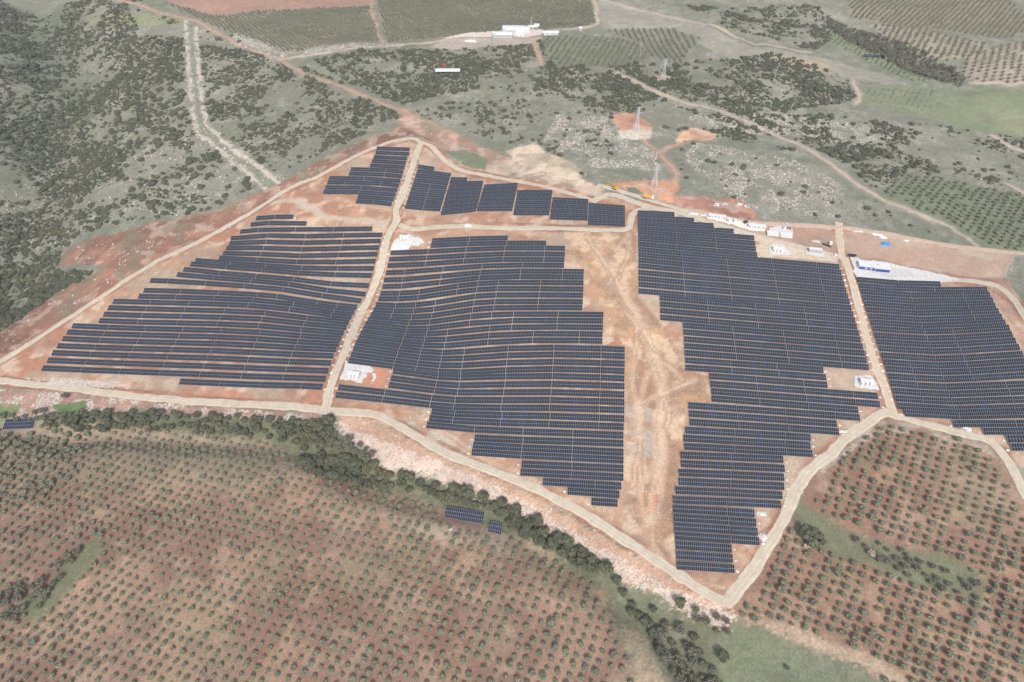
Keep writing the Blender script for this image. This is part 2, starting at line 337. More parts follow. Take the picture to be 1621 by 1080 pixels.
class N:
    def __init__(s, name, rough=.8, spec=.3, metal=0):
        s.m = bpy.data.materials.new(name); s.m.use_nodes = True; s.t = s.m.node_tree; s.b = s.t.nodes['Principled BSDF']
        s.b.inputs['Roughness'].default_value = rough; s.b.inputs['Specular IOR Level'].default_value = spec; s.b.inputs['Metallic'].default_value = metal
        s.L = s.t.links
    def n(s, typ, **kw):
        nd = s.t.nodes.new(typ)
        for k, v in kw.items():
            if isinstance(k, str) and k.startswith('i_'): nd.inputs[k[2:]].default_value = v
            else: setattr(nd, k, v)
        return nd
    def pos(s):
        g = s.n('ShaderNodeNewGeometry'); return g.outputs['Position']
    def noise(s, vec, scale, detail=4, rough=.6, dist=0):
        nd = s.n('ShaderNodeTexNoise'); nd.inputs['Scale'].default_value = scale; nd.inputs['Detail'].default_value = detail
        nd.inputs['Roughness'].default_value = rough; nd.inputs['Distortion'].default_value = dist
        s.L.new(vec, nd.inputs['Vector']); return nd.outputs['Fac']
    def ramp(s, fac, stops):
        nd = s.n('ShaderNodeValToRGB'); cr = nd.color_ramp
        while len(cr.elements) < len(stops): cr.elements.new(.5)
        for e, (p, col) in zip(cr.elements, stops): e.position = p; e.color = (*col, 1) if len(col) == 3 else col
        s.L.new(fac, nd.inputs[0]); return nd.outputs[0]
    def mr(s, fac, a, b, c_=0, d=1):
        nd = s.n('ShaderNodeMapRange'); nd.inputs[1].default_value = a; nd.inputs[2].default_value = b; nd.inputs[3].default_value = c_; nd.inputs[4].default_value = d
        s.L.new(fac, nd.inputs[0]); return nd.outputs[0]
    def math(s, op, a, b=None):
        nd = s.n('ShaderNodeMath', operation=op)
        for i, v in enumerate((a, b)):
            if v is None: continue
            if isinstance(v, (int, float)): nd.inputs[i].default_value = v
            else: s.L.new(v, nd.inputs[i])
        return nd.outputs[0]
    def mix(s, fac, a, b, mode='MIX'):
        nd = s.n('ShaderNodeMix', data_type='RGBA', blend_type=mode)
        for sock, v in ((nd.inputs[0], fac), (nd.inputs[6], a), (nd.inputs[7], b)):
            if isinstance(v, (int, float)): sock.default_value = v
            elif isinstance(v, tuple): sock.default_value = (*v, 1) if len(v) == 3 else v
            else: s.L.new(v, sock)
        return nd.outputs[2]
    def col(s, v):
        if isinstance(v, tuple): s.b.inputs['Base Color'].default_value = (*v, 1)
        else: s.L.new(v, s.b.inputs['Base Color'])
        return s
    def bump(s, fac, strength=.4, dist=.3):
        nd = s.n('ShaderNodeBump'); nd.inputs['Strength'].default_value = strength; nd.inputs['Distance'].default_value = dist
        s.L.new(fac, nd.inputs['Height']); s.L.new(nd.outputs[0], s.b.inputs['Normal']); return s
def plain(name, col, rough=.6, spec=.4, metal=0, var=.15, scale=1.5):
    q = N(name, rough, spec, metal); f = q.noise(q.pos(), scale, 5)
    lo = tuple(v*(1-var) for v in col); hi = tuple(min(1, v*(1+var)) for v in col)
    q.col(q.ramp(f, [(.3, lo), (.7, hi)])); return q.m

# ------------------------------------------------------------------ ground sheet
def axis(a, b, st, a0, b0, g=1.12):
    xs = list(np.arange(a, b, st)); s = st*1.3; v = xs[-1]
    while v < b0: v += s; s = min(s*g, 400); xs.append(v)
    s = st*1.3; v = a; pre = []
    while v > a0: v -= s; s = min(s*g, 400); pre.append(v)
    return np.array(pre[::-1]+xs)
ax = axis(-700, 640, 1.5, -5000, 5000)
ay1 = np.arange(70, 330, 1.15); ay2 = np.arange(330, 660, 1.5); ay3 = np.arange(660, 1120, 2.3)
ay = np.r_[axis(70, 75, 3, -800, 70)[:-3], ay1, ay2, ay3]
ay = np.r_[ay[ay < 70][ay[ay < 70] < 69], ay[ay >= 70]]
v = ay[-1]; s_ = 3; ex = []
while v < 7000: v += s_; s_ = min(s_*1.15, 400); ex.append(v)
ay = np.unique(np.round(np.r_[ay, ex], 4))
TX, TY = np.meshgrid(ax, ay); TZ = height(TX, TY)
# zones of the ground, traced on the relief
Z = {
 'site': [(650,214),(690,227),(720,257),(780,274),(870,290),(940,310),(1030,320),(1110,341),(1185,354),(1340,360),(1480,384),(1560,394),(1605,398),(1592,440),(1625,490),(1670,560),(1670,740),(1600,738),(1570,702),(1500,685),(1410,657),(1345,702),(1283,754),(1258,810),(1161,970),(1100,940),(1010,880),(900,811),(780,757),(690,716),(600,668),(520,655),(300,641),(120,623),(0,611),(-40,590),(60,530),(250,411),(440,315),(540,256),(620,223)],
 'verge': [(95,402),(180,372),(250,350),(330,338),(440,293),(560,228),(640,200),(700,200),(680,224),(640,213),(560,247),(440,315),(330,378),(230,433),(100,508),(0,575),(-30,580),(-30,545),(80,470),(170,425),(100,418)],
 'redtrack': [(620,190),(660,180),(700,200),(780,240),(860,268),(930,298),(1010,322),(940,316),(860,292),(760,268),(700,232)],
 'diggings': [(740,270),(800,255),(870,268),(960,300),(940,312),(870,296),(800,286)],
 'sand': [(804,240),(820,232),(850,227),(862,240),(872,244),(905,258),(925,275),(912,290),(860,272),(815,256)],
 'orange1': [(972,290),(1000,287),(1060,284),(1078,295),(1062,308),(1075,322),(1030,319),(990,302)],
 'orange2': [(1066,306),(1095,296),(1120,305),(1110,317),(1080,320)],
 'parking': [(1060,308),(1120,314),(1180,318),(1203,345),(1180,354),(1110,341),(1070,328)],
 'clear1': [(970,182),(1000,177),(1030,196),(1032,216),(1000,222),(974,202)],
 'clear1w': [(978,207),(1030,206),(1030,219),(1000,222),(982,216)],
 'clear2': [(1070,211),(1100,202),(1135,211),(1130,221),(1090,223),(1070,227)],
 'clear3': [(1034,121),(1050,118),(1064,122),(1060,128),(1040,128)],
 'brown': [(1245,363),(1310,368),(1327,395),(1320,412),(1270,395),(1250,385)],
 'neblock': [(1343,364),(1400,370),(1490,391),(1605,402),(1588,440),(1470,434),(1348,410)],
 'eastred': [(1490,443),(1560,452),(1600,500),(1650,570),(1612,582),(1570,468)],
 'corridor': [(893,366),(1005,352),(1010,470),(1045,510),(1080,582),(1127,598),(1127,640),(1085,650),(1068,790),(1072,905),(985,800),(990,550),(955,490),(925,425),(895,400)],
 'riprap': [(520,662),(560,684),(640,709),(700,734),(780,772),(850,806),(900,836),(980,886),(1060,932),(1120,960),(1162,976),(1150,992),(1100,978),(1040,945),(975,912),(950,890),(905,850),(850,826),(800,806),(740,778),(660,750),(610,742),(570,712),(545,690)],
 'banktop': [(520,655),(600,668),(690,716),(780,757),(900,811),(1010,880),(1100,940),(1161,970),(1120,965),(1060,937),(980,892),(900,842),(850,812),(780,780),(700,742),(640,716),(560,690)],
 'westbank': [(-30,612),(150,626),(300,642),(450,654),(522,658),(515,676),(440,668),(300,654),(180,648),(90,658),(-30,654)],
 'innerrocks': [(40,598),(100,600),(205,606),(204,616),(120,611),(50,606)],
 'green1': [(-40,636),(35,640),(30,653),(-40,668)], 'green2': [(82,640),(138,634),(134,657),(88,656)],
 'orchL': [(-60,668),(110,668),(300,688),(420,698),(470,735),(560,757),(640,792),(700,806),(780,842),(860,882),(950,932),(972,990),(1000,1050),(1015,1120),(-100,1120)],
 'tanL': [(-20,1050),(70,960),(140,900),(240,870),(250,950),(160,1010)],
 'greenL': [(20,960),(70,925),(120,880),(150,850),(165,870),(110,930),(60,985)],
 'tanL2': [(560,800),(700,828),(820,850),(900,890),(880,900),(780,870),(640,840)],
 'pathL': [(985,985),(1010,1000),(1040,1050),(1060,1120),(1000,1120),(1005,1050)],
 'orchR': [(1400,668),(1500,690),(1570,705),(1600,742),(1645,830),(1700,1120),(1450,1120),(1350,1050),(1250,1012),(1175,988),(1165,966),(1210,892),(1262,800),(1292,752),(1350,707)],
 'greenR': [(1258,778),(1275,800),(1330,830),(1400,858),(1500,880),(1558,920),(1552,962),(1480,932),(1400,907),(1330,882),(1270,857),(1253,830)],
 'tanR': [(1175,985),(1190,982),(1290,1004),(1370,1035),(1450,1085),(1440,1100),(1350,1052),(1250,1016)],
 'fieldB': [(1160,982),(1250,1015),(1350,1052),(1450,1120),(1140,1120),(1120,1040)],
 'creekL': [(945,905),(1040,950),(1150,990),(1160,1120),(1012,1120),(972,990)],
 'creekU': [(80,655),(300,660),(500,668),(600,742),(740,782),(860,830),(960,900),(950,930),(860,880),(780,842),(700,806),(640,792),(560,757),(470,735),(420,700),(200,690),(60,680)],
 'redfield': [(262,2),(300,-20),(592,-20),(580,12),(480,18),(370,28),(310,18)],
 'orchT1': [(262,5),(340,26),(585,10),(600,66),(455,84),(395,60),(330,38)],
 'orchT2': [(592,-20),(932,-20),(944,38),(860,46),(780,52),(612,66)],
 'orchT3': [(860,60),(955,58),(1010,68),(1030,90),(985,105),(880,103),(860,85)],
 'orchT4': [(960,48),(1060,45),(1110,62),(1090,80),(1080,105),(1040,95),(1010,66)],
 'pale': [(945,-5),(1081,28),(1200,75),(1320,95),(1400,118),(1440,135),(1350,125),(1200,108),(1080,62),(955,46)],
 'tancorner': [(1225,85),(1300,95),(1320,112),(1290,118),(1240,110)],
 'fieldR': [(1365,140),(1400,134),(1500,140),(1560,136),(1660,146),(1660,220),(1560,212),(1480,192),(1370,168)],
 'fieldR2': [(1490,140),(1660,150),(1660,220),(1560,212),(1500,192)],
 'orchR1': [(1345,0),(1570,-20),(1640,40),(1600,62),(1500,50),(1400,38),(1345,26)],
 'orchR2': [(1375,38),(1450,46),(1560,70),(1560,86),(1500,97),(1420,74)],
 'orchR3': [(1530,88),(1640,66),(1680,130),(1560,134),(1524,122)],
 'orchR4': [(1296,56),(1340,50),(1400,82),(1480,115),(1500,132),(1440,127),(1340,80)],
 'orchR5': [(1395,305),(1425,275),(1500,285),(1670,320),(1670,412),(1556,392),(1480,350)],
 'rocky1': [(880,180),(960,185),(975,215),(1040,240),(1040,270),(930,265),(860,225)],
 'rocky2': [(1080,185),(1200,175),(1330,190),(1420,210),(1400,235),(1250,215),(1150,210)],
 'rocky3': [(1100,225),(1250,250),(1330,290),(1330,345),(1200,335),(1120,290),(1080,250)],
 'rocky4': [(140,45),(220,50),(240,62),(160,68)], 'rocky5': [(180,90),(215,105),(205,130),(170,120)],
 'rocky6': [(655,100),(690,90),(700,110),(670,118)], 'rocky7': [(370,50),(440,72),(520,72),(640,68),(640,74),(500,88),(430,92),(360,66)],
 'rocky8': [(100,250),(350,220),(400,270),(330,340),(120,380),(0,400),(0,300)],
 'farmyard': [(700,62),(790,58),(850,52),(860,62),(830,72),(740,78),(680,76)],
}
ZW = {k: gpoly(v) for k, v in Z.items()}
TRK = {
 'rockA': ([(293,32),(295,60),(299,105),(303,150),(308,190),(314,212),(345,235),(380,265),(425,302)], 2.5),
 'rockB': ([(309,44),(312,80),(316,130),(322,180),(330,203),(352,222),(390,250),(445,290)], 2.5),
 'top_track': ([(187,0),(250,20),(310,33),(343,50),(367,65),(400,80),(440,93),(483,117),(540,137),(590,157),(647,180),(690,200),(740,227),(773,247),(823,263),(873,270),(923,287),(950,298)], 3.0),
 'slope_track': ([(977,115),(1007,130),(1040,147),(1065,156),(1095,165),(1131,173),(1198,200),(1264,227),(1314,260),(1364,297),(1414,323),(1464,343),(1504,360),(1548,390)], 3.2),
 'farm_track': ([(843,52),(846,68),(851,84),(857,101)], 3.5),
 'pylon_track': ([(1022,222),(1041,240),(1059,256),(1070,272),(1068,291)], 3.0),
 'pylon_track2': ([(1041,240),(1060,232),(1080,226)], 3.0),
 'orchard_track': ([(590,-10),(586,20),(597,45),(607,66)], 3.2),
 'orchard_road': ([(440,94),(540,80),(640,70),(707,63),(780,56),(850,52),(900,46),(947,38),(943,10),(935,-10)], 3.5),
 'far_track': ([(945,-2),(1081,31),(1148,50),(1198,70),(1281,83)], 2.5),
 'east_track': ([(1352,126),(1354,138),(1362,150),(1355,165)], 3.0),
 'east_track2': ([(1570,215),(1600,232),(1640,245)], 3.5),
 'east_track3': ([(1540,132),(1600,134),(1660,128)], 3.0),
 'east_track4': ([(1590,290),(1640,318)], 3.5),
 'red_scar': ([(640,182),(655,195),(615,215),(590,225)], 3.5),
 'corr_track': ([(915,375),(945,395),(970,440),(1000,490),(1030,550),(1050,600),(1045,680),(1040,780),(1035,830)], 2.5),
 'in_track': ([(420,320),(470,318),(520,345),(600,352),(628,352)], 3.0),
}
TRKW = {k: (gpoly(v[0]), v[1]) for k, v in TRK.items()}
print('zones ready')
ROADS_PX = [[(-6,575),(106,505),(200,443),(293,393),(370,352),(437,311),(500,281),(575,241),(650,219),(683,232),(725,268),(790,282),(873,298),(940,317)], [(0,603),(123,616),(280,633),(450,643),(562,653),(628,673),(740,731),(823,763),(907,805),(1007,867),(1115,937),(1158,957),(1198,895),(1238,827),(1281,747),(1342,693),(1408,650)], [(655,257),(633,317),(628,348),(610,385),(592,454),(557,527),(530,592),(518,640)], [(1035,329),(1001,340),(993,362),(890,362),(740,358),(655,363)], [(1331,400),(1352,454),(1383,568),(1412,650)], [(1418,658),(1518,685),(1584,715),(1632,800)], [(1513,443),(1566,449),(1609,480),(1650,545)]]
def paint_ground():
    x, y = TX.ravel(), TY.ravel()
    wx = x + (fbm(x*.86+y*.5, y*.86-x*.5, 15, 21, 4)-.5)*8; wy = y + (fbm(x*.6-y*.8, y*.6+x*.8, 15, 31, 4)-.5)*8
    C = np.zeros((len(x), 3)); rock = np.zeros(len(x)); tuft = np.zeros(len(x))
    n1 = fbm(x, y, 60, 1, 4); n2 = fbm(x, y, 9, 2, 4); n3 = fbm(x, y, 28, 3, 4); n4 = fbm(x, y, 4, 4, 2); n5 = fbm(x, y, 12, 55, 4)
    def P(mask, col, a=1.0):
        m = (mask*a)[:, None] if isinstance(mask, np.ndarray) else mask
        C[:] = C*(1-m) + np.array(col)*m
    js = [(rng.normal(0, .9, len(x)), rng.normal(0, .9, len(x))) for _ in range(2)]; w2x = x + (fbm(x, y, 26, 41, 4)-.5)*13; w2y = y + (fbm(y, x, 26, 51, 4)-.5)*13
    def M(k, soft=True):
        if not soft: return inpoly(x, y, ZW[k]).astype(float)
        return (inpoly(wx+js[0][0], wy+js[0][1], ZW[k]).astype(float) + inpoly(wx*.5+w2x*.5+js[1][0]*2, wy*.5+w2y*.5+js[1][1]*2, ZW[k]))/2
    def D(k): return seg_dist(wx, wy, TRKW[k][0])
    P(np.ones(len(x)), (.20, .205, .165)); P(sstep(.48, .62, n1), (.25, .24, .195), .55); P(sstep(.5, .66, n3), (.165, .185, .125), .6)
    P(sstep(.52, .68, n2), (.33, .31, .27), .5); tuft[:] = .55; rock[:] = .26 + .42*sstep(.46, .62, fbm(x, y, 24, 61, 4))
    d = seg_dist(x, y, RAV_W); P(np.exp(-(d/50)**2), (.10, .125, .085), .5)
    for k, v in (('rocky1', .75), ('rocky2', .75), ('rocky3', .6), ('rocky4', .8), ('rocky5', .7), ('rocky6', .7), ('rocky7', .9), ('rocky8', .42)):
        m = M(k); rock[:] = np.where(m > .4, v*sstep(.3, .55, n2+.15*n3), rock); P(m, (.26, .25, .22), .35)
    gl = inpoly(wx, wy, gpoly([(130,35),(200,22),(290,30),(280,42),(180,48)])); P(gl.astype(float), (.24, .26, .14), .8)
    for k, cc in (('redfield', (.36, .225, .175)), ('pale', (.30, .285, .24)), ('tancorner', (.40, .33, .25)), ('fieldR', (.205, .225, .15)), ('orchT1', (.225, .21, .165)), ('orchT2', (.23, .225, .17)),
                  ('orchT3', (.19, .205, .15)), ('orchT4', (.22, .225, .18)), ('orchR1', (.26, .235, .18)), ('orchR2', (.33, .29, .23)), ('orchR3', (.36, .31, .25)), ('orchR4', (.20, .235, .15)), ('orchR5', (.175, .20, .135)),
                  ('farmyard', (.42, .36, .31))):
        m = M(k); P(m, cc); P(m*sstep(.5, .7, n2), tuple(1.25*v for v in cc), .6); rock[:] = np.where(m > .4, .08, rock); tuft[:] = np.where(m > .4, .35, tuft)
    m = M('fieldR2'); P(m*sstep(.4, .65, n3), (.185, .235, .135), .7); P(m*sstep(.5, .7, n1), (.30, .31, .18), .6)
    # hill tracks
    for k, (pw, wd) in TRKW.items():
        d = D(k)
        if k in ('corr_track', 'in_track'): continue
        if k.startswith('rock'):
            wl_ = wd*(.35+1.3*n5)*(1+1.0*sstep(470, 400, np.hypot(x+150, y-60)*0+y)); m = sstep(wl_*1.1, wl_*.45, d)*sstep(.3, .5, n2); P(m, (.50, .45, .38), .85); rock[:] = np.maximum(rock, m*.95)
        else:
            red = k in ('top_track', 'farm_track', 'pylon_track', 'pylon_track2', 'orchard_track', 'red_scar')
            P(sstep(wd+3.0, wd*.5, d)*sstep(.2, .5, n2), (.36, .24, .18) if red else (.38, .32, .25), .75)
            P(sstep(wd*.7, wd*.3, d), (.46, .32, .24) if red else (.50, .42, .34), .75); mm = d < wd+2; rock[mm] *= .4; tuft[mm] = .1
    m = inpoly(wx, wy, gpoly([(296,35),(309,46),(320,180),(346,222),(440,290),(423,300),(343,236),(310,208),(300,150)])).astype(float); P(m, (.22, .23, .17), .7)
    # red earth round the site
    for k, cc, rk in (('verge', (.255, .14, .102), .45), ('redtrack', (.40, .265, .20), .3), ('diggings', (.50, .40, .31), .4), ('sand', (.49, .405, .305), .25), ('orange1', (.50, .27, .17), .2), ('parking', (.37, .20, .15), .1),
                      ('clear1', (.46, .26, .175), .45), ('clear1w', (.58, .52, .44), .7), ('clear2', (.56, .34, .22), .4), ('clear3', (.5, .36, .28), .3)):
        m = M(k); P(m, cc); P(m*sstep(.48, .58, n5), tuple(min(.7, v*1.4) for v in cc), .7); P(m*sstep(.48, .6, n3), tuple(v*.66 for v in cc), .7); P(m*sstep(.55, .63, n2), (.52, .42, .35), .45); P(m*sstep(.56, .62, fbm(x, y, 15, 155, 4)), (.19, .17, .12), .6 if k in ('verge', 'redtrack', 'diggings') else .1); rock[:] = np.where(m > .4, rk*sstep(.35, .6, n3+.2*n2), rock); tuft[:] = np.where(m > .4, .05, tuft)
    g = inpoly(wx, wy, gpoly([(700,238),(735,262),(770,270),(770,252),(735,240)])) | inpoly(wx, wy, gpoly([(988,296),(1010,298),(1022,310),(1000,306)])); P(g.astype(float), (.165, .195, .13)); tuft[g] = .5
    m = M('site', False); rock[:] = np.where(m > .4, .12*sstep(.5, .62, n2), rock); tuft[:] = np.where(m > .4, .06, tuft)
    P(m, (.42, .265, .18)); P(m*sstep(.45, .60, n1+.4*(n2-.5)), (.355, .175, .115), .85); P(m*sstep(.52, .62, n3), (.47, .335, .24), .75); P(m*sstep(.54, .64, n2), (.55, .43, .325), .7); P(m*sstep(.56, .66, n5), (.27, .17, .13), .5)
    P(m*sstep(.53, .63, fbm(x, y, 35, 77, 4)), (.36, .31, .24), .55)
    d = D('in_track'); P(m*sstep(5, 2, d), (.46, .40, .32), .8)
    m = M('corridor', False); P(m, (.42, .265, .165)); P(m*sstep(.46, .57, n3), (.30, .185, .13), .75); P(m*sstep(.5, .6, n5), (.58, .44, .31), .8); P(m*sstep(.55, .62, n2), (.26, .17, .125), .5)
    m2 = inpoly(wx, wy, gpoly([(992,620),(1040,650),(1045,720),(1000,740)])).astype(float); P(m2*sstep(.4, .6, n2), (.43, .37, .31), .7)
    d = D('corr_track'); P(m*sstep(6, 2, d), (.58, .435, .31), .75); e = np.abs(d-2.4); P(m*sstep(1.3, .4, e), (.36, .25, .18), .5)
    rock[:] = np.where(m > .4, .45*sstep(.5, .66, n2), rock)
    for k, cc in (('neblock', (.42, .30, .235)), ('brown', (.34, .24, .19)), ('eastred', (.34, .185, .145))):
        m = M(k); P(m, cc); P(m*sstep(.45, .6, n3), (.47, .39, .30) if k != 'eastred' else (.44, .30, .24), .7); P(m*sstep(.55, .66, n1+.2*(n2-.5)), (.42, .25, .18), .6)
    d = seg_dist(wx, wy, gpoly([(1350,410),(1400,420),(1470,436),(1560,446),(1590,447)])); P(sstep(7, 2, d), (.30, .18, .145), .8)
    # earth near the two junction triangles and road shoulders inside the site
    m = inpoly(wx, wy, gpoly([(1008,786),(1044,786),(1042,816),(1012,814)])).astype(float); P(m, (.47, .22, .13), .85)
    m = inpoly(wx, wy, gpoly([(1198,378),(1240,385),(1330,407),(1330,414),(1200,405)])).astype(float); P(m, (.56, .48, .37), .85)
    m = inpoly(wx, wy, gpoly([(1300,586),(1375,584),(1390,622),(1312,612)])).astype(float); P(m, (.43, .33, .25)); P(m*sstep(.5, .62, n2), (.52, .42, .31), .6)
    m = inpoly(wx, wy, gpoly([(580,575),(622,580),(612,615),(575,612)])).astype(float); P(m, (.47, .235, .15))
    m = inpoly(wx, wy, gpoly([(655,665),(720,690),(735,712),(700,705),(620,668)])).astype(float); P(m*sstep(.4, .55, n2), (.47, .43, .35), .8)
    m = inpoly(wx, wy, gpoly([(160,612),(300,618),(500,628),(500,640),(300,632),(180,622)])).astype(float); P(m*sstep(.35, .55, n3), (.43, .21, .14), .8)
    m = M('innerrocks'); rock[:] = np.maximum(rock, m*.9); P(m, (.50, .38, .31), .7)
    for rp in ROADS_PX:
        d = seg_dist(x, y, gpoly(rp)); wv_ = (fbm(x, y, 14, 661, 3)-.5)*2.2
        P(sstep(6.8, 4.2, d+wv_)*sstep(.35, .6, n5), (.33, .17, .115), .75); P(sstep(1.0, .3, np.abs(d-3.9+wv_*.4))*sstep(.4, .55, n3), (.20, .115, .085), .8)
    for tp, sd in (([(925,372),(960,420),(985,470),(1020,540),(1045,600),(1060,660),(1040,720),(1030,800),(1040,870)], 1), ([(1000,372),(990,420),(975,455),(1000,510),(1035,560),(1080,600)], 2), ([(900,400),(950,440),(1010,520),(1000,600),(1010,700),(1020,820)], 3), ([(1030,590),(1012,640),(1012,700),(1003,770)], 4), ([(940,380),(975,400),(1000,370)], 5), ([(1100,600),(1050,625),(1000,640)], 6),
                   ([(530,640),(600,632),(660,650),(720,690),(800,740),(900,792),(1000,860),(1060,900),(1150,930)], 7), ([(500,300),(560,320),(620,335)], 8), ([(120,540),(220,465),(300,425),(400,360)], 9), ([(1240,830),(1215,870),(1180,910),(1150,945)], 10), ([(1500,448),(1570,475),(1610,540),(1640,600)], 11)):
        d = seg_dist(x+(fbm(x, y, 30, 71, 2)-.5)*8, y+(fbm(x, y, 30, 72, 2)-.5)*8, gpoly(tp)); m = inpoly(x, y, ZW['site']); P(sstep(3.2, 1.4, d)*m*sstep(.3, .5, n3), (.54, .40, .285), .6); P(sstep(1.2, .3, np.abs(d-1.6))*m*sstep(.35, .5, n5), (.30, .19, .13), .6)
    # banks, creek, orchards
    for k, cc, rk in (('westbank', (.33, .205, .165), .6), ('creekU', (.125, .135, .085), .1), ('creekL', (.16, .165, .11), .15), ('banktop', (.45, .29, .205), .45), ('riprap', (.50, .365, .29), .95)):
        m = M(k); P(m, cc); P(m*sstep(.45, .62, n2), tuple(min(.66, v*1.25) for v in cc), .6); P(m*sstep(.52, .64, n3), tuple(v*.78 for v in cc), .5); rock[:] = np.where(m > .4, rk*sstep(.25, .5, n2+.2*n3), rock); tuft[:] = np.where(m > .4, .6 if k[0] == 'c' else .05, tuft)
    m = inpoly(wx, wy, gpoly([(575,735),(640,745),(660,765),(600,755)])).astype(float); P(m, (.27, .24, .15), .8)
    for k in ('green1', 'green2'): m = M(k); P(m, (.125, .195, .085)); rock[m > .4] = 0; tuft[m > .4] = .4
    for k, cc in (('orchL', (.255, .158, .122)), ('orchR', (.295, .175, .125))):
        m = M(k); P(m, cc); P(m*sstep(.42, .62, n1), (.275, .185, .142), .7); P(m*sstep(.5, .64, n3), (.225, .13, .10), .7); P(m*sstep(.5, .64, fbm(x, y, 22, 91, 4)), (.38, .255, .175), .6); P(m*sstep(.58, .68, n2), (.40, .29, .21), .5)
        P(m*sstep(.55, .66, fbm(x, y, 26, 191, 4)), (.27, .24, .15), .35)
        rock[:] = np.where(m > .4, .12*sstep(.5, .6, n2), rock); tuft[:] = np.where(m > .4, .35, tuft)
    d = seg_dist(x, y, gpoly([(-60,668),(110,668),(300,700),(420,700)])); m = M('orchL')*sstep(55, 10, d)*sstep(-330, -150, -x); P(m, (.29, .25, .19), .6)
    for k, cc, a in (('tanL', (.34, .235, .165), .6), ('greenL', (.135, .165, .095), .8), ('tanL2', (.40, .31, .23), .6), ('pathL', (.38, .28, .20), .7), ('greenR', (.15, .165, .105), .9), ('tanR', (.41, .315, .23), .8), ('fieldB', (.155, .17, .12), 1.)):
        m = M(k); P(m, cc, a); P(m*sstep(.45, .62, n2), tuple(v*1.2 for v in cc), .5); rock[:] = np.where(m > .4, .06, rock)
    m = inpoly(wx, wy, gpoly([(1395,662),(1480,680),(1560,705),(1590,740),(1560,715),(1480,690),(1390,690),(1330,720),(1300,745),(1290,735),(1345,702)])).astype(float); P(m*sstep(.35, .5, n2), (.46, .39, .32), .7)
    rocks_d = M('fieldB'); P(rocks_d*sstep(.45, .6, n3), (.19, .22, .13), .6)
    C *= (0.9 + .2*n4)[:, None]
    return np.clip(C, 0, 1), rock, tuft
print('painting'); GC, GR, GT = paint_ground()
ny, nx = TX.shape
ii = np.arange(ny*nx).reshape(ny, nx)
TF = np.stack([ii[:-1, :-1], ii[:-1, 1:], ii[1:, 1:], ii[1:, :-1]], -1).reshape(-1, 4)
def ground_material():
    q = N('ground_soil', .95, .1)
    at = q.n('ShaderNodeAttribute', attribute_name='Col'); ar = q.n('ShaderNodeAttribute', attribute_name='Rock'); atf = q.n('ShaderNodeAttribute', attribute_name='Tuft')
    p = q.pos(); f1 = q.noise(p, .9, 6, .65); f2 = q.noise(p, .22, 5, .6); f3 = q.noise(p, 2.6, 3, .7)
    col = q.mix(q.mr(f1, .3, .7, 0, 1), q.mix(1.0, at.outputs['Color'], (.70, .70, .70), 'MULTIPLY'), q.mix(1.0, at.outputs['Color'], (1.27, 1.26, 1.25), 'MULTIPLY'))
    col = q.mix(q.mr(f2, .45, .62, 0, .35), col, q.mix(1.0, col, (1.22, 1.17, 1.12), 'MULTIPLY'))
    dg = q.math('MULTIPLY', q.mr(q.noise(p, .16, 7, .75), .48, .60), atf.outputs['Fac']); col = q.mix(q.math('MULTIPLY', dg, .55), col, (.30, .275, .215))
    lw = q.math('MULTIPLY', q.mr(q.noise(p, .28, 8, .8), .53, .58), atf.outputs['Fac']); col = q.mix(q.math('MULTIPLY', lw, .8), col, (.10, .108, .08))
    # grass tufts and low herbs
    tf = q.math('MULTIPLY', q.mr(q.noise(p, .55, 6, .75), .50, .60), atf.outputs['Fac'])
    col = q.mix(q.math('MULTIPLY', tf, .75), col, q.ramp(f3, [(.35, (.075, .095, .05)), (.65, (.14, .165, .09))]))
    # pale stones: coverage follows the Rock attribute
    vo = q.n('ShaderNodeTexVoronoi'); vo.inputs['Scale'].default_value = .75; vo.inputs['Randomness'].default_value = 1
    mp = q.n('ShaderNodeMapping'); mp.inputs['Scale'].default_value = (1, 1.7, 1); q.L.new(p, mp.inputs[0])
    wv = q.n('ShaderNodeMixRGB'); wv.blend_type = 'ADD'; wv.inputs[0].default_value = 1.0
    ns = q.n('ShaderNodeTexNoise'); ns.inputs['Scale'].default_value = .8; q.L.new(p, ns.inputs['Vector']); q.L.new(mp.outputs[0], wv.inputs[1]); q.L.new(ns.outputs['Color'], wv.inputs[2])
    q.L.new(wv.outputs[0], vo.inputs['Vector'])
    cov = q.math('SUBTRACT', q.math('MULTIPLY', ar.outputs['Fac'], .62), vo.outputs['Distance'])
    gate = q.mr(q.noise(p, .35, 5, .7), .40, .56)
    ms = q.math('MULTIPLY', q.mr(cov, -.06, .06), q.math('MAXIMUM', gate, q.mr(ar.outputs['Fac'], .75, .95)))
    col = q.mix(ms, col, q.mix(.45, q.ramp(f3, [(.3, (.34, .30, .26)), (.7, (.62, .57, .50))]), q.mix(1.0, at.outputs['Color'], (1.7, 1.7, 1.7), 'MULTIPLY')))
    q.col(col); q.bump(f1, .5, .25)
    return q.m
gm = ground_material()
V = np.stack([TX.ravel(), TY.ravel(), TZ.ravel()], 1)
me = new_mesh('ground', V, TF, gm, smooth=True)
a = me.color_attributes.new('Col', 'FLOAT_COLOR', 'POINT'); a.data.foreach_set('color', np.concatenate([GC, np.ones((len(GC), 1))], 1).astype(np.float32).ravel())
a = me.attributes.new('Rock', 'FLOAT', 'POINT'); a.data.foreach_set('value', GR.astype(np.float32))
a = me.attributes.new('Tuft', 'FLOAT', 'POINT'); a.data.foreach_set('value', GT.astype(np.float32))
tag(link('ground', me), 'hilly ground of red soil, scrub and stones', kind='structure')
print('ground', len(V))

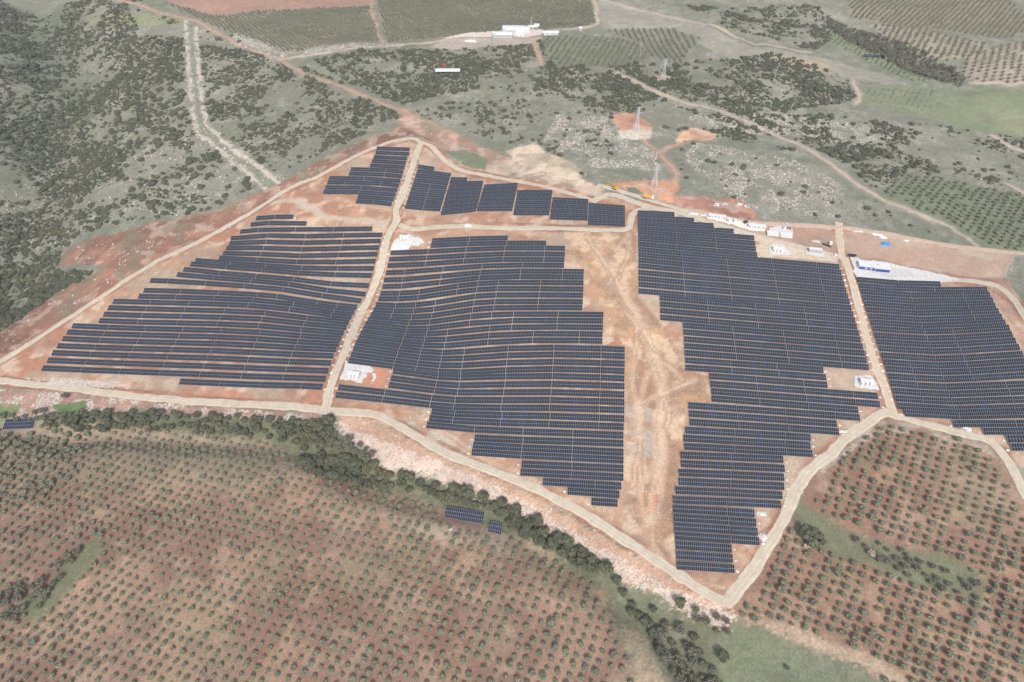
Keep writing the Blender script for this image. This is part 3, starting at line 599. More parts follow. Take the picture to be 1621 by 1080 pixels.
# ------------------------------------------------------------------ roads
def catmull(P, st):
    P = np.array(P, float); P = np.vstack([2*P[0]-P[1], P, 2*P[-1]-P[-2]]); out = []
    for i in range(1, len(P)-2):
        n = max(2, int(np.hypot(*(P[i+1]-P[i]))/st)); t = np.linspace(0, 1, n, endpoint=False)[:, None]
        out.append(.5*((2*P[i])+(-P[i-1]+P[i+1])*t+(2*P[i-1]-5*P[i]+4*P[i+1]-P[i+2])*t**2+(-P[i-1]+3*P[i]-3*P[i+1]+P[i+2])*t**3))
    return np.vstack(out+[P[-2][None]])
def road_material(name, a, b, track=.35):
    q = N(name, .95, .1); p = q.pos(); uv = q.n('ShaderNodeUVMap', uv_map='UVMap'); sx = q.n('ShaderNodeSeparateXYZ'); q.L.new(uv.outputs[0], sx.inputs[0])
    f = q.noise(p, .25, 6, .65); g = q.noise(p, 1.6, 4, .7)
    col = q.ramp(f, [(.35, a), (.65, b)])
    wob = q.math('ADD', sx.outputs[0], q.math('MULTIPLY', q.math('SUBTRACT', q.noise(p, .06, 3), .5), .25))
    e1 = q.math('ABSOLUTE', q.math('SUBTRACT', q.math('ABSOLUTE', q.math('SUBTRACT', wob, .5)), .17))
    m = q.mr(e1, .02, .09, track, 0)
    col = q.mix(m, col, tuple(v*.78 for v in a)); col = q.mix(q.mr(g, .3, .7, 0, 1), q.mix(1.0, col, (.88, .88, .88), 'MULTIPLY'), q.mix(1.0, col, (1.1, 1.1, 1.1), 'MULTIPLY'))
    q.col(col); q.bump(g, .3, .1); return q.m
RM_ = road_material('compacted_pale_gravel', (.46, .395, .305), (.57, .505, .405))
RT_ = road_material('rutted_tan_dirt', (.49, .40, .30), (.59, .50, .39), .45)
_roff = [0]
def road(name, label, pts, width, mat):
    W = catmull(gpoly(pts), 2.0); d = np.gradient(W, axis=0); L = np.hypot(*d.T)[:, None]; d = d/np.maximum(L, 1e-6)
    nrm = np.stack([-d[:, 1], d[:, 0]], 1); s = np.r_[0, np.cumsum(np.hypot(*np.diff(W, axis=0).T))]
    wl = width/2 + (fbm(s, s*0+3, 7, 11+_roff[0], 3)-.5)*2.4; wr = width/2 + (fbm(s, s*0+9, 7, 13+_roff[0], 3)-.5)*2.4
    K = 9; V = []; UV = []
    off = .10 + .012*_roff[0]; _roff[0] += 1
    for j in range(K):
        t = j/(K-1); o = (-wl*(1-t) + wr*t)[:, None]; X = W+nrm*o
        z = height(X[:, 0], X[:, 1]) + off - (.16 if j in (0, K-1) else 0); V.append(np.column_stack([X, z])); UV.append(np.column_stack([np.full(len(s), t), s/10]))
    V = np.stack(V, 1); n = len(s); UV = np.stack(UV, 1).reshape(-1, 2); idx = np.arange(n*K).reshape(n, K)
    F = np.stack([idx[:-1, :-1], idx[:-1, 1:], idx[1:, 1:], idx[1:, :-1]], -1).reshape(-1, 4)
    me = new_mesh(name, V.reshape(-1, 3), F, mat, smooth=True)
    u = me.uv_layers.new(name='UVMap'); li = np.zeros(len(me.loops), np.int32); me.loops.foreach_get('vertex_index', li); u.data.foreach_set('uv', UV[li].astype(np.float32).ravel())
    return tag(link(name, me), label, kind='structure')
road('perimeter_road', 'pale dirt road along the upper left edge of the solar site', [(-60,588),(-6,575),(40,548),(106,505),(173,462),(200,443),(250,413),(293,393),(333,373),(370,352),(403,333),(437,311),(470,292),(500,281),(533,263),(575,241),(617,225),(650,219),(667,225),(683,232),(700,250),(725,268),(767,277),(790,282),(832,289),(873,298),(915,310),(945,320)], 5.2, RM_)
road('perimeter_road', 'pale dirt road above the top blocks of tables', [(938,318),(950,313),(962,308),(978,310),(1004,319),(1030,328),(1073,336),(1107,346),(1166,365),(1218,379),(1270,392),(1331,407)], 6.5, RM_)
road('site_road', 'pale dirt road bending round the top right corner tables', [(1035,329),(1012,332),(1001,340),(998,352),(993,362),(957,364),(890,362),(790,361),(740,358),(687,360),(655,363),(632,356)], 5.5, RM_)
road('site_road', 'pale dirt road between the left and middle blocks', [(667,226),(662,236),(655,257),(645,287),(633,317),(627,333),(628,348),(620,363),(610,385),(603,420),(592,454),(578,483),(570,498),(557,527),(545,560),(530,592),(522,618),(516,645)], 6.0, RM_)
road('perimeter_road', 'pale dirt road along the bottom of the solar site', [(-60,602),(0,603),(40,607),(123,616),(207,627),(280,633),(363,639),(450,643),(520,650),(562,653),(597,657),(628,673),(670,697),(703,717),(740,731),(782,747),(823,763),(865,782),(907,805),(940,823),(1007,867),(1073,910),(1115,937),(1158,957)], 6.0, RM_)
road('perimeter_road', 'pale dirt road climbing along the right orchard', [(1150,958),(1165,938),(1198,895),(1238,827),(1261,776),(1281,747),(1314,720),(1342,693),(1383,662),(1408,650)], 6.5, RM_)
road('site_road', 'rutted tan dirt road between the two right blocks', [(1328,352),(1329,375),(1333,400),(1339,414),(1345,432),(1352,454),(1368,518),(1383,568),(1398,607),(1409,637),(1416,660)], 5.6, RT_)
road('perimeter_road', 'tan dirt road bending round the far right orchard', [(1402,653),(1418,658),(1468,672),(1518,685),(1560,695),(1584,715),(1600,738),(1615,765),(1632,800),(1660,860)], 5.4, RM_)
road('perimeter_road', 'pale dirt road east of the right block', [(1440,436),(1461,439),(1513,443),(1566,449),(1591,460),(1609,480),(1625,503),(1650,545)], 5.4, RM_)
road('access_road', 'pinkish tan dirt road past the site entrance', [(1090,333),(1140,343),(1184,352),(1253,356),(1328,360),(1409,371),(1479,385),(1548,394),(1621,401),(1680,403)], 5.5, road_material('pink_tan_dirt', (.47, .34, .26), (.56, .43, .34)))
road('service_road', 'grey dirt road behind the excavator and the truck', [(946,293),(978,301),(1007,310),(1056,325),(1092,334)], 4.6, RM_)
print('roads')

# ------------------------------------------------------------------ words for labels
_ones = 'zeroth first second third fourth fifth sixth seventh eighth ninth tenth eleventh twelfth thirteenth fourteenth fifteenth sixteenth seventeenth eighteenth nineteenth'.split()
_tens = {2: 'twent', 3: 'thirt', 4: 'fort', 5: 'fift', 6: 'sixt', 7: 'sevent', 8: 'eight', 9: 'ninet'}
def ordw(n):
    if n < 20: return _ones[n]
    if n >= 100: return 'hundred-and-' + ordw(n-100) if n > 100 else 'hundredth'
    return _tens[n//10] + ('ieth' if n % 10 == 0 else 'y-' + _ones[n % 10])

# ------------------------------------------------------------------ solar tables
def panel_material(name, a, b, coat=0.0):
    q = N(name, .25, .14); p = q.pos()
    q.col(q.ramp(q.noise(p, .05, 3), [(.35, a), (.65, b)]))
    q.b.inputs['Coat Weight'].default_value = coat; q.b.inputs['Coat Roughness'].default_value = .12
    return q.m
PM = [panel_material('solar_glass_navy', (.006, .008, .015), (.008, .011, .020)), panel_material('solar_glass_blue', (.007, .014, .036), (.009, .018, .045)), panel_material('solar_glass_charcoal', (.008, .008, .010), (.011, .011, .013))]
FRM = plain('aluminium_frame', (.30, .335, .385), .5, .3, 0, .06)
STL = plain('galvanised_steel', (.42, .43, .44), .45, .5, .6, .1)
MW, MH, TILT = 1.145, 2.27, R(20)
def table_meshes(ncol, seed, nrow=2):
    """local axes: x along the row, glass plane tilted to the south (-y)"""
    rr = random.Random(seed); L = ncol*MW; g = MB(); fr = MB(); ct, st = math.cos(TILT), math.sin(TILT); W = nrow*(MH+.03)
    def pt(u, vv, z=0): return (u, vv*ct - z*st, vv*st + z*ct)       # u along, vv up the slope
    fr.add([pt(-L/2-.02, -W/2-.02, -.03), pt(L/2+.02, -W/2-.02, -.03), pt(L/2+.02, W/2+.02, -.03), pt(-L/2-.02, W/2+.02, -.03)] +
           [pt(-L/2-.02, -W/2-.02, .0), pt(L/2+.02, -W/2-.02, .0), pt(L/2+.02, W/2+.02, .0), pt(-L/2-.02, W/2+.02, .0)],
           [(3, 2, 1, 0), (4, 5, 6, 7), (0, 1, 5, 4), (1, 2, 6, 5), (2, 3, 7, 6), (3, 0, 4, 7)])
    run = 0; cur = 0
    for cidx in range(ncol):
        for r_ in range(nrow):
            if run <= 0: cur = rr.choices([0, 1, 2], [.62, .14, .24])[0]; run = rr.randint(1, 5)
            run -= 1
            x0 = -L/2 + cidx*MW + .06; x1 = x0 + MW - .12; y0 = -W/2 + r_*(MH+.03) + .06; y1 = y0 + MH - .10
            g.add([pt(x0, y0, .012), pt(x1, y0, .012), pt(x1, y1, .012), pt(x0, y1, .012)], [(0, 1, 2, 3)], cur)
    leg = []
    npost = max(2, round(L/5.4)); 
    for i in range(npost):
        x = -L/2 + (i+.5)*L/npost
        a = pt(x, -W*.22, -.08); b = pt(x, W*.25, -.08)
        q_ = MB(); q_.bar((x, a[1], -2.2), a, .07); q_.bar((x, b[1], -2.2), b, .07); q_.bar(pt(x, -W*.4, -.1), pt(x, W*.42, -.1), .05); leg.append(q_)
    return g, fr, leg, npost
TG = 'solar tables standing in rows on the site'
variants = {}
for nc in (28, 14, 7):
    variants[nc] = []
    for s in range(5 if nc == 28 else 4 if nc == 14 else 1):
        g, fr, leg, _ = table_meshes(nc, nc*10+s)
        variants[nc].append((g.mesh('module_glass', PM), fr.mesh('module_frame', FRM), [l_.mesh('support_post', STL) for l_ in leg]))
def arr(me):
    v = np.zeros(len(me.vertices)*3, np.float32); me.vertices.foreach_get('co', v); n = len(me.polygons)
    s = np.zeros(n, np.int32); me.polygons.foreach_get('loop_total', s); li = np.zeros(len(me.loops), np.int32); me.loops.foreach_get('vertex_index', li)
    mi = np.zeros(n, np.int32); me.polygons.foreach_get('material_index', mi)
    st = np.r_[0, np.cumsum(s)[:-1]]; out = []
    for k in np.unique(s): sel = np.where(s == k)[0]; out.append((np.stack([li[st[sel]+j] for j in range(k)], 1), mi[sel]))
    return v.reshape(-1, 3).astype(float), out
HT = 1.35
blocknames = {'A': 'small top left block', 'B0': 'top strip', 'B1': 'top strip', 'B2': 'top strip', 'B3': 'top strip', 'B4': 'top strip', 'B5': 'top strip', 'B6': 'top strip', 'C': 'large left block', 'D': 'middle block', 'E': 'right of bare strip', 'F': 'far right block'}
TABS = []      # (block,row,index-in-row,ncol, P0,P1,px,py,scale)
ROWENDS = []
for b, rows in ROWS.items():
    for k, r in enumerate(rows):
        a = np.array(r, float); t = np.linspace(0, 1, 120); s = np.r_[0, np.cumsum(np.hypot(*np.diff(a, axis=0).T))]; s /= s[-1]
        px = np.interp(t, s, a[:, 0]); py = np.interp(t, s, a[:, 1])
        X, Y, Zg = ground(px, py, HT); Zt = Zg + HT
        # rows are dead straight in plan
        cf = np.polyfit(X, Y, 1 if b != 'D' and b != 'C' else 1); Yl = np.polyval(cf, X); Y = .35*Y + .65*Yl; Zt = height(X, Y) + HT
        L = np.r_[0, np.cumsum(np.sqrt(np.diff(X)**2+np.diff(Y)**2+np.diff(Zt)**2))]; tot = L[-1]
        nh = max(1, round(tot/(14*MW+.18))); hl = tot/nh
        pos = lambda l: np.array([np.interp(l, L, X), np.interp(l, L, Y), np.interp(l, L, Zt)])
        i = 0; idx = 0
        while i < nh:
            n2 = 2
            if nh - i == 1: n2 = 1
            else:
                A_, B_, C_ = pos(i*hl), pos((i+1)*hl), pos((i+2)*hl); bend = abs((A_[2]+C_[2])/2-B_[2])
                if bend > .42: n2 = 1
            p0, p1 = pos(i*hl+.2), pos((i+n2)*hl-.2); mid = (p0+p1)/2; q = project(mid[0], mid[1], mid[2])
            TABS.append([b, k, idx, 14*n2, p0, p1, float(q[0]), float(q[1]), float(np.linalg.norm(p1-p0)/(14*n2*MW)), float(q[2])])
            i += n2; idx += 1
        ROWENDS.append((b, k, pos(0), pos(tot)))
print('tables', len(TABS))
def tmat(p0, p1, sc):
    d = p1-p0; d /= np.linalg.norm(d); yv = np.array([0, 1, 0.]); up = np.cross(d, yv); up /= np.linalg.norm(up); yv = np.cross(up, d)
    yv = yv/np.linalg.norm(yv); M = np.stack([d*sc, yv, up], 1); return M, (p0+p1)/2
from mathutils import Matrix
inframe = [i for i, t in enumerate(TABS) if -20 < t[6] < 1641]
size = {i: (TABS[i][3]*1000./TABS[i][9]**1.9) for i in inframe}
big = set(sorted(inframe, key=lambda i: -size[i])[:300])
# ordinals, counted the way a viewer would: rows from the bottom of each block, tables from the left
rows_of = {}
for b in ('C', 'D', 'E', 'F'): rows_of[b] = len(ROWS[b])
rest = []
protos = {}
gl_tab = tag(empty('solar_table', (0, 0, -50)), 'x', 'solar table')
first = {}
for i, t in enumerate(TABS):
    b, k, idx, nc, p0, p1, px, py, sc, zf = t; M, mid = tmat(p0, p1, sc); v = (i*7) % len(variants[nc])
    if i not in big: rest.append((nc, v, M, mid)); continue
    key = (nc, v)
    M4 = Matrix([[*M[r_], mid[r_]] for r_ in range(3)]+[[0, 0, 0, 1]])
    if key not in first:
        root = bpy.data.objects.new('solar_table', None); COL.objects.link(root)
        link('module_glass', variants[nc][v][0], root); link('module_frame', variants[nc][v][1], root)
        for me in variants[nc][v][2]: link('support_post', me, root)
        first[key] = root
    else: root = copy_tree(first[key])
    root.matrix_world = M4
    n = rows_of[b]-k; cnt = sum(1 for u in TABS if u[0] == b and u[1] == k)
    where = 'only table' if cnt == 1 else ordw(idx+1)+' table from left' if idx+1 <= (cnt+1)//2 else ('rightmost table' if idx+1 == cnt else ordw(cnt-idx)+' table from right')
    rowt = 'bottom row' if n == 1 else ordw(n)+' row up'
    tag(root, 'navy %s in the %s, %s' % (where, rowt, blocknames[b]), 'solar table', TG)
bpy.data.objects.remove(gl_tab)
# all further, smaller-looking tables as one mass
VV = []; FF = {}; base = 0
cache = {}
for nc, v, M, mid in rest:
    if (nc, v) not in cache:
        parts = []
        for j, me in enumerate(variants[nc][v][:2]):
            vv, fl = arr(me); parts.append((vv, [(f, m+(3 if j == 1 else 0)) for f, m in fl]))
        cache[(nc, v)] = parts
    for vv, fl in cache[(nc, v)]:
        VV.append(vv@M.T + mid)
        for f, m in fl: FF.setdefault(f.shape[1], []).append((f+base, m))
        base += len(vv)
Fl = [np.concatenate([f for f, m in FF[k]]) for k in sorted(FF)]; Ml = np.concatenate([np.concatenate([m for f, m in FF[k]]) for k in sorted(FF)])
o = link('solar_tables', new_mesh('solar_tables', np.concatenate(VV), Fl, PM+[FRM], Ml))
tag(o, 'navy solar tables of the upper rows farther from the viewer', 'solar tables', TG, 'stuff')
print('tables done', len(big), len(rest))

# stand-alone arrays outside the fence (three modules high)
def small_array(ncol, nrow, pL, pR, label, seed):
    g, fr, leg, npost = table_meshes(ncol, seed, nrow)
    x0, y0, z0 = G1(*pL); x1, y1, z1 = G1(*pR)
    root = empty('solar_table', (0, 0, 0)); p0 = np.array([x0, y0, z0+1.9]); p1 = np.array([x1, y1, z1+1.9]); L = np.linalg.norm(p1-p0); d = (p1-p0)/L
    s = L/(ncol*MW); M, mid = tmat(p0, p1, s); M[:, 1] *= s**.5
    for nm, mb, mt in (('module_glass', g, [panel_material('solar_glass_indigo', (.008, .009, .028), (.010, .012, .036))]*3), ('module_frame', fr, FRM)): mb.build(nm, mt, root)
    for i in range(npost):
        x = -ncol*MW/2 + (i+.5)*ncol*MW/npost; lg = MB(); lg.bar((x, .8, -3.2), (x, .8, .2), .1); lg.bar((x, -1, -3.2), (x, -1, -.4), .1); lg.build('leg', STL, root)
    root.matrix_world = Matrix([[*M[r_], mid[r_]] for r_ in range(3)]+[[0, 0, 0, 1]])
    tag(root, label, 'solar table', 'detached solar tables outside the site')
small_array(20, 3, (705.5, 813.5), (765.5, 822.5), 'long dark blue solar table three modules high between trees and olive orchard', 1)
small_array(7, 3, (773.5, 837), (794.5, 840.5), 'short dark blue solar table three modules high beside the longer one', 2)
small_array(16, 3, (8.5, 674.5), (54, 672.5), 'dark blue solar table at the left edge below green grass', 3)
small_array(26, 2, (1367, 90), (1401, 92.5), 'thin dark solar table far off in the green field at top right', 4)

# ------------------------------------------------------------------ foliage
def foliage_material(name, dark, light, tint, scale=.35):
    q = N(name, .85, .15); p = q.pos()
    f = q.noise(p, scale*4, 4, .7); g = q.noise(p, .035, 3, .6)
    col = q.ramp(f, [(.3, dark), (.52, tuple((a+b)/2 for a, b in zip(dark, light))), (.72, light)])
    wn = q.n('ShaderNodeTexVoronoi'); wn.inputs['Scale'].default_value = .16; q.L.new(p, wn.inputs['Vector'])
    sx = q.n('ShaderNodeSeparateColor'); q.L.new(wn.outputs['Color'], sx.inputs[0])
    col = q.mix(q.mr(sx.outputs[0], 0, 1, 0, .75), col, q.mix(1.0, col, tint, 'MULTIPLY')); col = q.mix(q.mr(sx.outputs[1], .6, 1, 0, .5), col, q.mix(1.0, col, (1.25, 1.12, .95), 'MULTIPLY'))
    col = q.mix(q.mr(g, .4, .65, 0, .5), col, q.mix(1.0, col, (.82, .86, .8), 'MULTIPLY'))
    q.col(col); return q.m
OLM = foliage_material('olive_leaves', (.088, .097, .070), (.255, .268, .20), (1.25, 1.2, 1.1))
BUM = foliage_material('evergreen_scrub_leaves', (.038, .045, .035), (.122, .135, .10), (1.45, 1.3, 1.15))
GRM = foliage_material('bare_grey_twigs', (.095, .095, .078), (.195, .195, .16), (1.1, 1.05, .9))
BARK = plain('grey_brown_bark', (.14, .11, .085), .9, .1)

def ico(sub):
    import bmesh
    bm = bmesh.new(); bmesh.ops.create_icosphere(bm, subdivisions=sub, radius=1); V = np.array([v.co[:] for v in bm.verts]); F = np.array([[v.index for v in f.verts] for f in bm.faces]); bm.free(); return V, F
ICO1, ICO2, ICO3 = ico(1), ico(2), ico(3)
def crown(seed, leaves, leaf, rx=1., rz=.85, lobes=6, core=.78, ic=ICO2, flatb=.55):
    """unit crown: lumpy lobed core with leaf clumps over its surface; returns V, quads, tris"""
    r = np.random.default_rng(seed); V = []; T = []; Q = []; b = 0
    cs = [(np.zeros(3), .72)]
    for i in range(lobes):
        a = 2*math.pi*(i+r.uniform(-.3, .3))/lobes; rr = r.uniform(.38, .62); cs.append((np.array([math.cos(a)*rr*rx, math.sin(a)*rr*rx, r.uniform(-.2, .42)*rz]), r.uniform(.36, .55)))
    for c0, rad in cs:
        v = ICO1[0] if rad < .6 and ic is ICO1 else (ic[0]); f = ICO1[1] if v is ICO1[0] else ic[1]
        d = 1 + .22*np.sin(v[:, 0]*7+seed)*np.cos(v[:, 1]*6+seed*2) + r.uniform(-.1, .1, len(v))
        V.append(c0 + v*d[:, None]*rad*core*np.array([1, 1, rz])); T.append(f+b); b += len(v)
    for i in range(leaves):
        c0, rad = cs[r.integers(len(cs))]; d = r.normal(size=3); d[2] = abs(d[2])*1.1-.25; d /= np.linalg.norm(d)
        p = c0 + d*rad*r.uniform(.78, 1.12)*np.array([1, 1, rz]); n = d + r.normal(size=3)*.55; n /= np.linalg.norm(n)
        u = np.cross(n, r.normal(size=3)); u /= np.linalg.norm(u); w_ = np.cross(n, u); s = leaf*r.uniform(.6, 1.3)
        V.append(np.array([p-u*s-w_*s*.6, p+u*s-w_*s*.5, p+u*s*.7+w_*s, p-u*s*.6+w_*s*.8])); Q.append([b, b+1, b+2, b+3]); b += 4
    V = np.concatenate(V); V[:, 2] = np.maximum(V[:, 2], -flatb*rz)
    return V, np.concatenate(T), np.array(Q, int).reshape(-1, 4)
def merged(name, var, inst, mats, midx=None):
    """inst: x,y,z,sx,sz,rot,variant"""
    VV, TT, QQ, base = [], [], [], 0
    for k, (v, t, qd) in enumerate(var):
        s = inst[inst[:, 6].astype(int) == k]
        if not len(s): continue
        cr, sr = np.cos(s[:, 5]), np.sin(s[:, 5])
        X = s[:, 0:1] + s[:, 3:4]*(v[None, :, 0]*cr[:, None]-v[None, :, 1]*sr[:, None]); Y = s[:, 1:2] + s[:, 3:4]*(v[None, :, 0]*sr[:, None]+v[None, :, 1]*cr[:, None]); Zz = s[:, 2:3] + s[:, 4:5]*v[None, :, 2]
        P = np.stack([X, Y, Zz], -1).reshape(-1, 3); off = base + np.arange(len(s))*len(v)
        TT.append((t[None]+off[:, None, None]).reshape(-1, 3)); QQ.append((qd[None]+off[:, None, None]).reshape(-1, 4)); VV.append(P); base += len(P)
    return new_mesh(name, np.concatenate(VV), [np.concatenate(TT), np.concatenate(QQ)], mats)
def crown_mesh(name, v): return new_mesh(name, v[0], [v[1], v[2]], None or [])
# ---------------- olive groves on lattices
def lattice(P0, A, B, poly, jit, step=None, miss=.04):
    """P0 photo point, A/B photo points one tree away along the two lattice directions"""
    X, Y, _ = ground(np.array([P0[0], A[0], B[0]]), np.array([P0[1], A[1], B[1]]))
    o = np.array([X[0], Y[0]]); a = np.array([X[1], Y[1]])-o; b = np.array([X[2], Y[2]])-o
    if step: a = a/np.linalg.norm(a)*step[0]; b = b/np.linalg.norm(b)*step[1]
    W = ZW[poly] if isinstance(poly, str) else gpoly(poly)
    n = int(700/min(np.linalg.norm(a), np.linalg.norm(b)))
    I, J = np.meshgrid(np.arange(-n, n), np.arange(-n, n)); P = o + I.ravel()[:, None]*a + J.ravel()[:, None]*b
    k = inpoly(P[:, 0], P[:, 1], W); P = P[k]; I = I.ravel()[k]; J = J.ravel()[k]
    wob = np.stack([fbm(P[:, 0], P[:, 1], 60, 301, 2)-.5, fbm(P[:, 0], P[:, 1], 60, 302, 2)-.5], 1)*2
    P = P + wob + rng.normal(0, jit, P.shape); keep = rng.random(len(P)) > miss
    return P[keep], I[keep], J[keep]
def clear_of(P, polys, d=0):
    k = np.ones(len(P), bool)
    for q_ in polys: k &= ~inpoly(P[:, 0], P[:, 1], ZW[q_] if isinstance(q_, str) else gpoly(q_))
    return k
OLV = [crown(s, 95, .17, 1, .82, 6, .80) for s in range(5)]
OLF = [crown(50+s, 26, .26, 1, .8, 3, .85, ICO1) for s in range(3)]
groves = []
P, I, J = lattice((700, 890), (715.3, 894.8), (693, 902.7), 'orchL', .25); k = clear_of(P, ['greenL', 'pathL', [(696,806),(770,815),(803,832),(800,855),(765,848),(740,836),(695,832)], [(0,668),(60,665),(64,692),(0,692)]])
rad = 1.3 + .62*fbm(P[:, 0], P[:, 1], 70, 71, 3) + rng.normal(0, .3, len(P)); groves.append(['L', P[k], I[k], J[k], rad[k]])
P, I, J = lattice((1430, 980), (1449.6, 987.3), (1425.7, 993.7), 'orchR', .25); k = clear_of(P, ['greenR', 'tanR', [(1258,778),(1330,700),(1350,700),(1300,790),(1275,800)]]) 
for rp in (ROADS_PX[1], ROADS_PX[5] + [(1660, 860)], [(1300,727),(1342,693),(1408,650),(1418,658)]): k &= seg_dist(P[:, 0], P[:, 1], gpoly(rp)) > 6.8
rad = 1.42 + .68*fbm(P[:, 0], P[:, 1], 60, 72, 3) + rng.normal(0, .3, len(P)); groves.append(['R', P[k], I[k], J[k], rad[k]])
near = []
for g in groves:
    for j in range(len(g[1])): near.append((g[0], g[1][j, 0], g[1][j, 1], g[2][j], g[3][j], max(.7, g[4][j])))
# denser greyer trees at the far left
P, I, J = lattice((100, 720), (114, 722), (92, 729), [(-60,686),(60,686),(130,690),(120,760),(60,800),(-60,800)], .8)
for p in P: near.append(('X', p[0], p[1], 0, 0, 2.1+rng.normal(0, .3)))
NX = np.array([n[1] for n in near]); NY = np.array([n[2] for n in near]); NZ = height(NX, NY)
PX, PY, PZ = project(NX, NY, NZ); NR = np.array([n[5] for n in near])
vis = (PX > -8) & (PX < 1629) & (PY < 1086); score = np.where(vis, NR*1000/PZ, 0); order = np.argsort(-(score + (PY-800)*.004*vis)); sel = set(order[:300].tolist())
OG = 'olive trees planted in lines in the red soil orchards'
cms = []
for v in OLV:
    me = new_mesh('crown', v[0]*np.array([1, 1, 1]), [v[1], v[2]], OLM); cms.append(me)
tm = MB(); tm.bar((0, 0, -.4), (.05, .03, .55), .17, n=6, r2=.12); tm.bar((.05, .03, .5), (.45, .2, 1.1), .09, n=5, r2=.05); tm.bar((.05, .03, .5), (-.35, .25, 1.05), .09, n=5, r2=.05); tm.bar((.05, .03, .5), (.0, -.4, 1.1), .09, n=5, r2=.05); TRUNK = tm.mesh('trunk', BARK)
# ordinals by lattice line (J) and place within it
lines = {}
for j in sel: lines.setdefault((near[j][0], near[j][4]), []).append(j)
lab = {}
for gname in 'LRX':
    js = sorted([q for q in lines if q[0] == gname], key=lambda q: -np.mean([PY[j] for j in lines[q]]))
    for li, q in enumerate(js):
        mem = sorted(lines[q], key=lambda j: PX[j])
        for mi, j in enumerate(mem):
            r_ = near[j][5]; sz = 'big' if r_ > 2.05 else 'small' if r_ < 1.5 else 'mid-sized'
            lab[j] = '%s olive tree, %s from left in %s line up, %s' % (sz, ordw(mi+1), ordw(li+1) if li else 'bottom', {'L': 'left orchard', 'R': 'right orchard', 'X': 'left edge grove'}[gname])
proto = {}
for j in sorted(sel):
    _, x, y, _, _, r_ = near[j]; v = j % 5
    if v not in proto:
        root = bpy.data.objects.new('olive_tree', None); COL.objects.link(root); link('trunk', TRUNK, root); cr = link('crown', cms[v], root); cr.location = (0, 0, 1.15); cr.scale = (1, 1, .95); proto[v] = root
        fresh = root
    else: fresh = copy_tree(proto[v])
    fresh.location = (x, y, float(NZ[j])); fresh.scale = (r_, r_, r_*.92); fresh.rotation_euler.z = (j*2.399) % 6.283; fresh.rotation_euler.x = 0
    tag(fresh, lab[j], 'olive tree', OG)
# the rest of the olives, near and far, as one mass
inst = []
for j in range(len(near)):
    if j in sel: continue
    r_ = near[j][5]; inst.append((NX[j], NY[j], NZ[j]+1.05*r_, r_, r_*.88, (j*2.399) % 6.283, j % 5))
far = []
for poly, P0, A, B, st, r0, miss in (('orchT1', (500,45), (505,48.2), (494,47), (5.6, 4.6), 1.75, .02), ('orchT2', (750,30), (755,33), (743,31.5), (5.4, 4.5), 1.8, .01), ('orchT3', (920,82), (927,83), (917,86), (7, 6), 2.0, .06), ('orchT4', (1030,70), (1037,70), (1033,75), (7.5, 5.5), 1.9, .06),
                            ('orchR1', (1450,25), (1456,27), (1446,29), (6.2, 5.5), 2.0, .03), ('orchR2', (1480,65), (1488,66), (1477,71), (7.5, 6), 2.2, .06), ('orchR3', (1590,105), (1600,105), (1588,112), (9, 8.5), 2.2, .08),
                            ('orchR4', (1400,95), (1406,97), (1397,99), (6, 5.5), 1.5, .2), ('orchR5', (1500,330), (1511,331), (1495,337), (6.9, 6.6), 2.0, .08),
                            ([(1370,142),(1480,140),(1490,170),(1440,180),(1372,158)], (1440,155), (1447,157), (1437,160), (6, 5.5), .8, .3)):
    P, I, J = lattice(P0, A, B, poly, .35, st, miss)
    if poly == 'orchR5': kk = inpoly(P[:, 0], P[:, 1], gpoly([(1395,305),(1425,275),(1500,285),(1670,320),(1670,412),(1562,388),(1490,345)])); P = P[kk]
    r_ = np.maximum(.5, r0 + rng.normal(0, .18, len(P))); hz = height(P[:, 0], P[:, 1]); m = len(P)
    far.append(np.stack([P[:, 0], P[:, 1], hz+.85*r_, r_, r_*.85, rng.random(m)*6.28, rng.integers(0, 3, m)], 1)); print(poly if isinstance(poly, str) else 'young', m)
inst = np.array(inst); fi = np.concatenate(far)
a_ = merged('a', OLV, inst, OLM); b_ = merged('b', OLF, fi, OLM)
va, fa = arr(a_); vb, fb = arr(b_)
Fd = {}
for f, m in fa: Fd.setdefault(f.shape[1], []).append(f)
for f, m in fb: Fd.setdefault(f.shape[1], []).append(f+len(va))
tag(link('olive_trees', new_mesh('olive_trees', np.concatenate([va, vb]), [np.concatenate(Fd[k]) for k in sorted(Fd)], OLM)), 'grey green olive trees filling the orchards farther up and far off', 'olive trees', OG, 'stuff')
bpy.data.meshes.remove(a_); bpy.data.meshes.remove(b_)
print('olives', len(inst), len(fi))

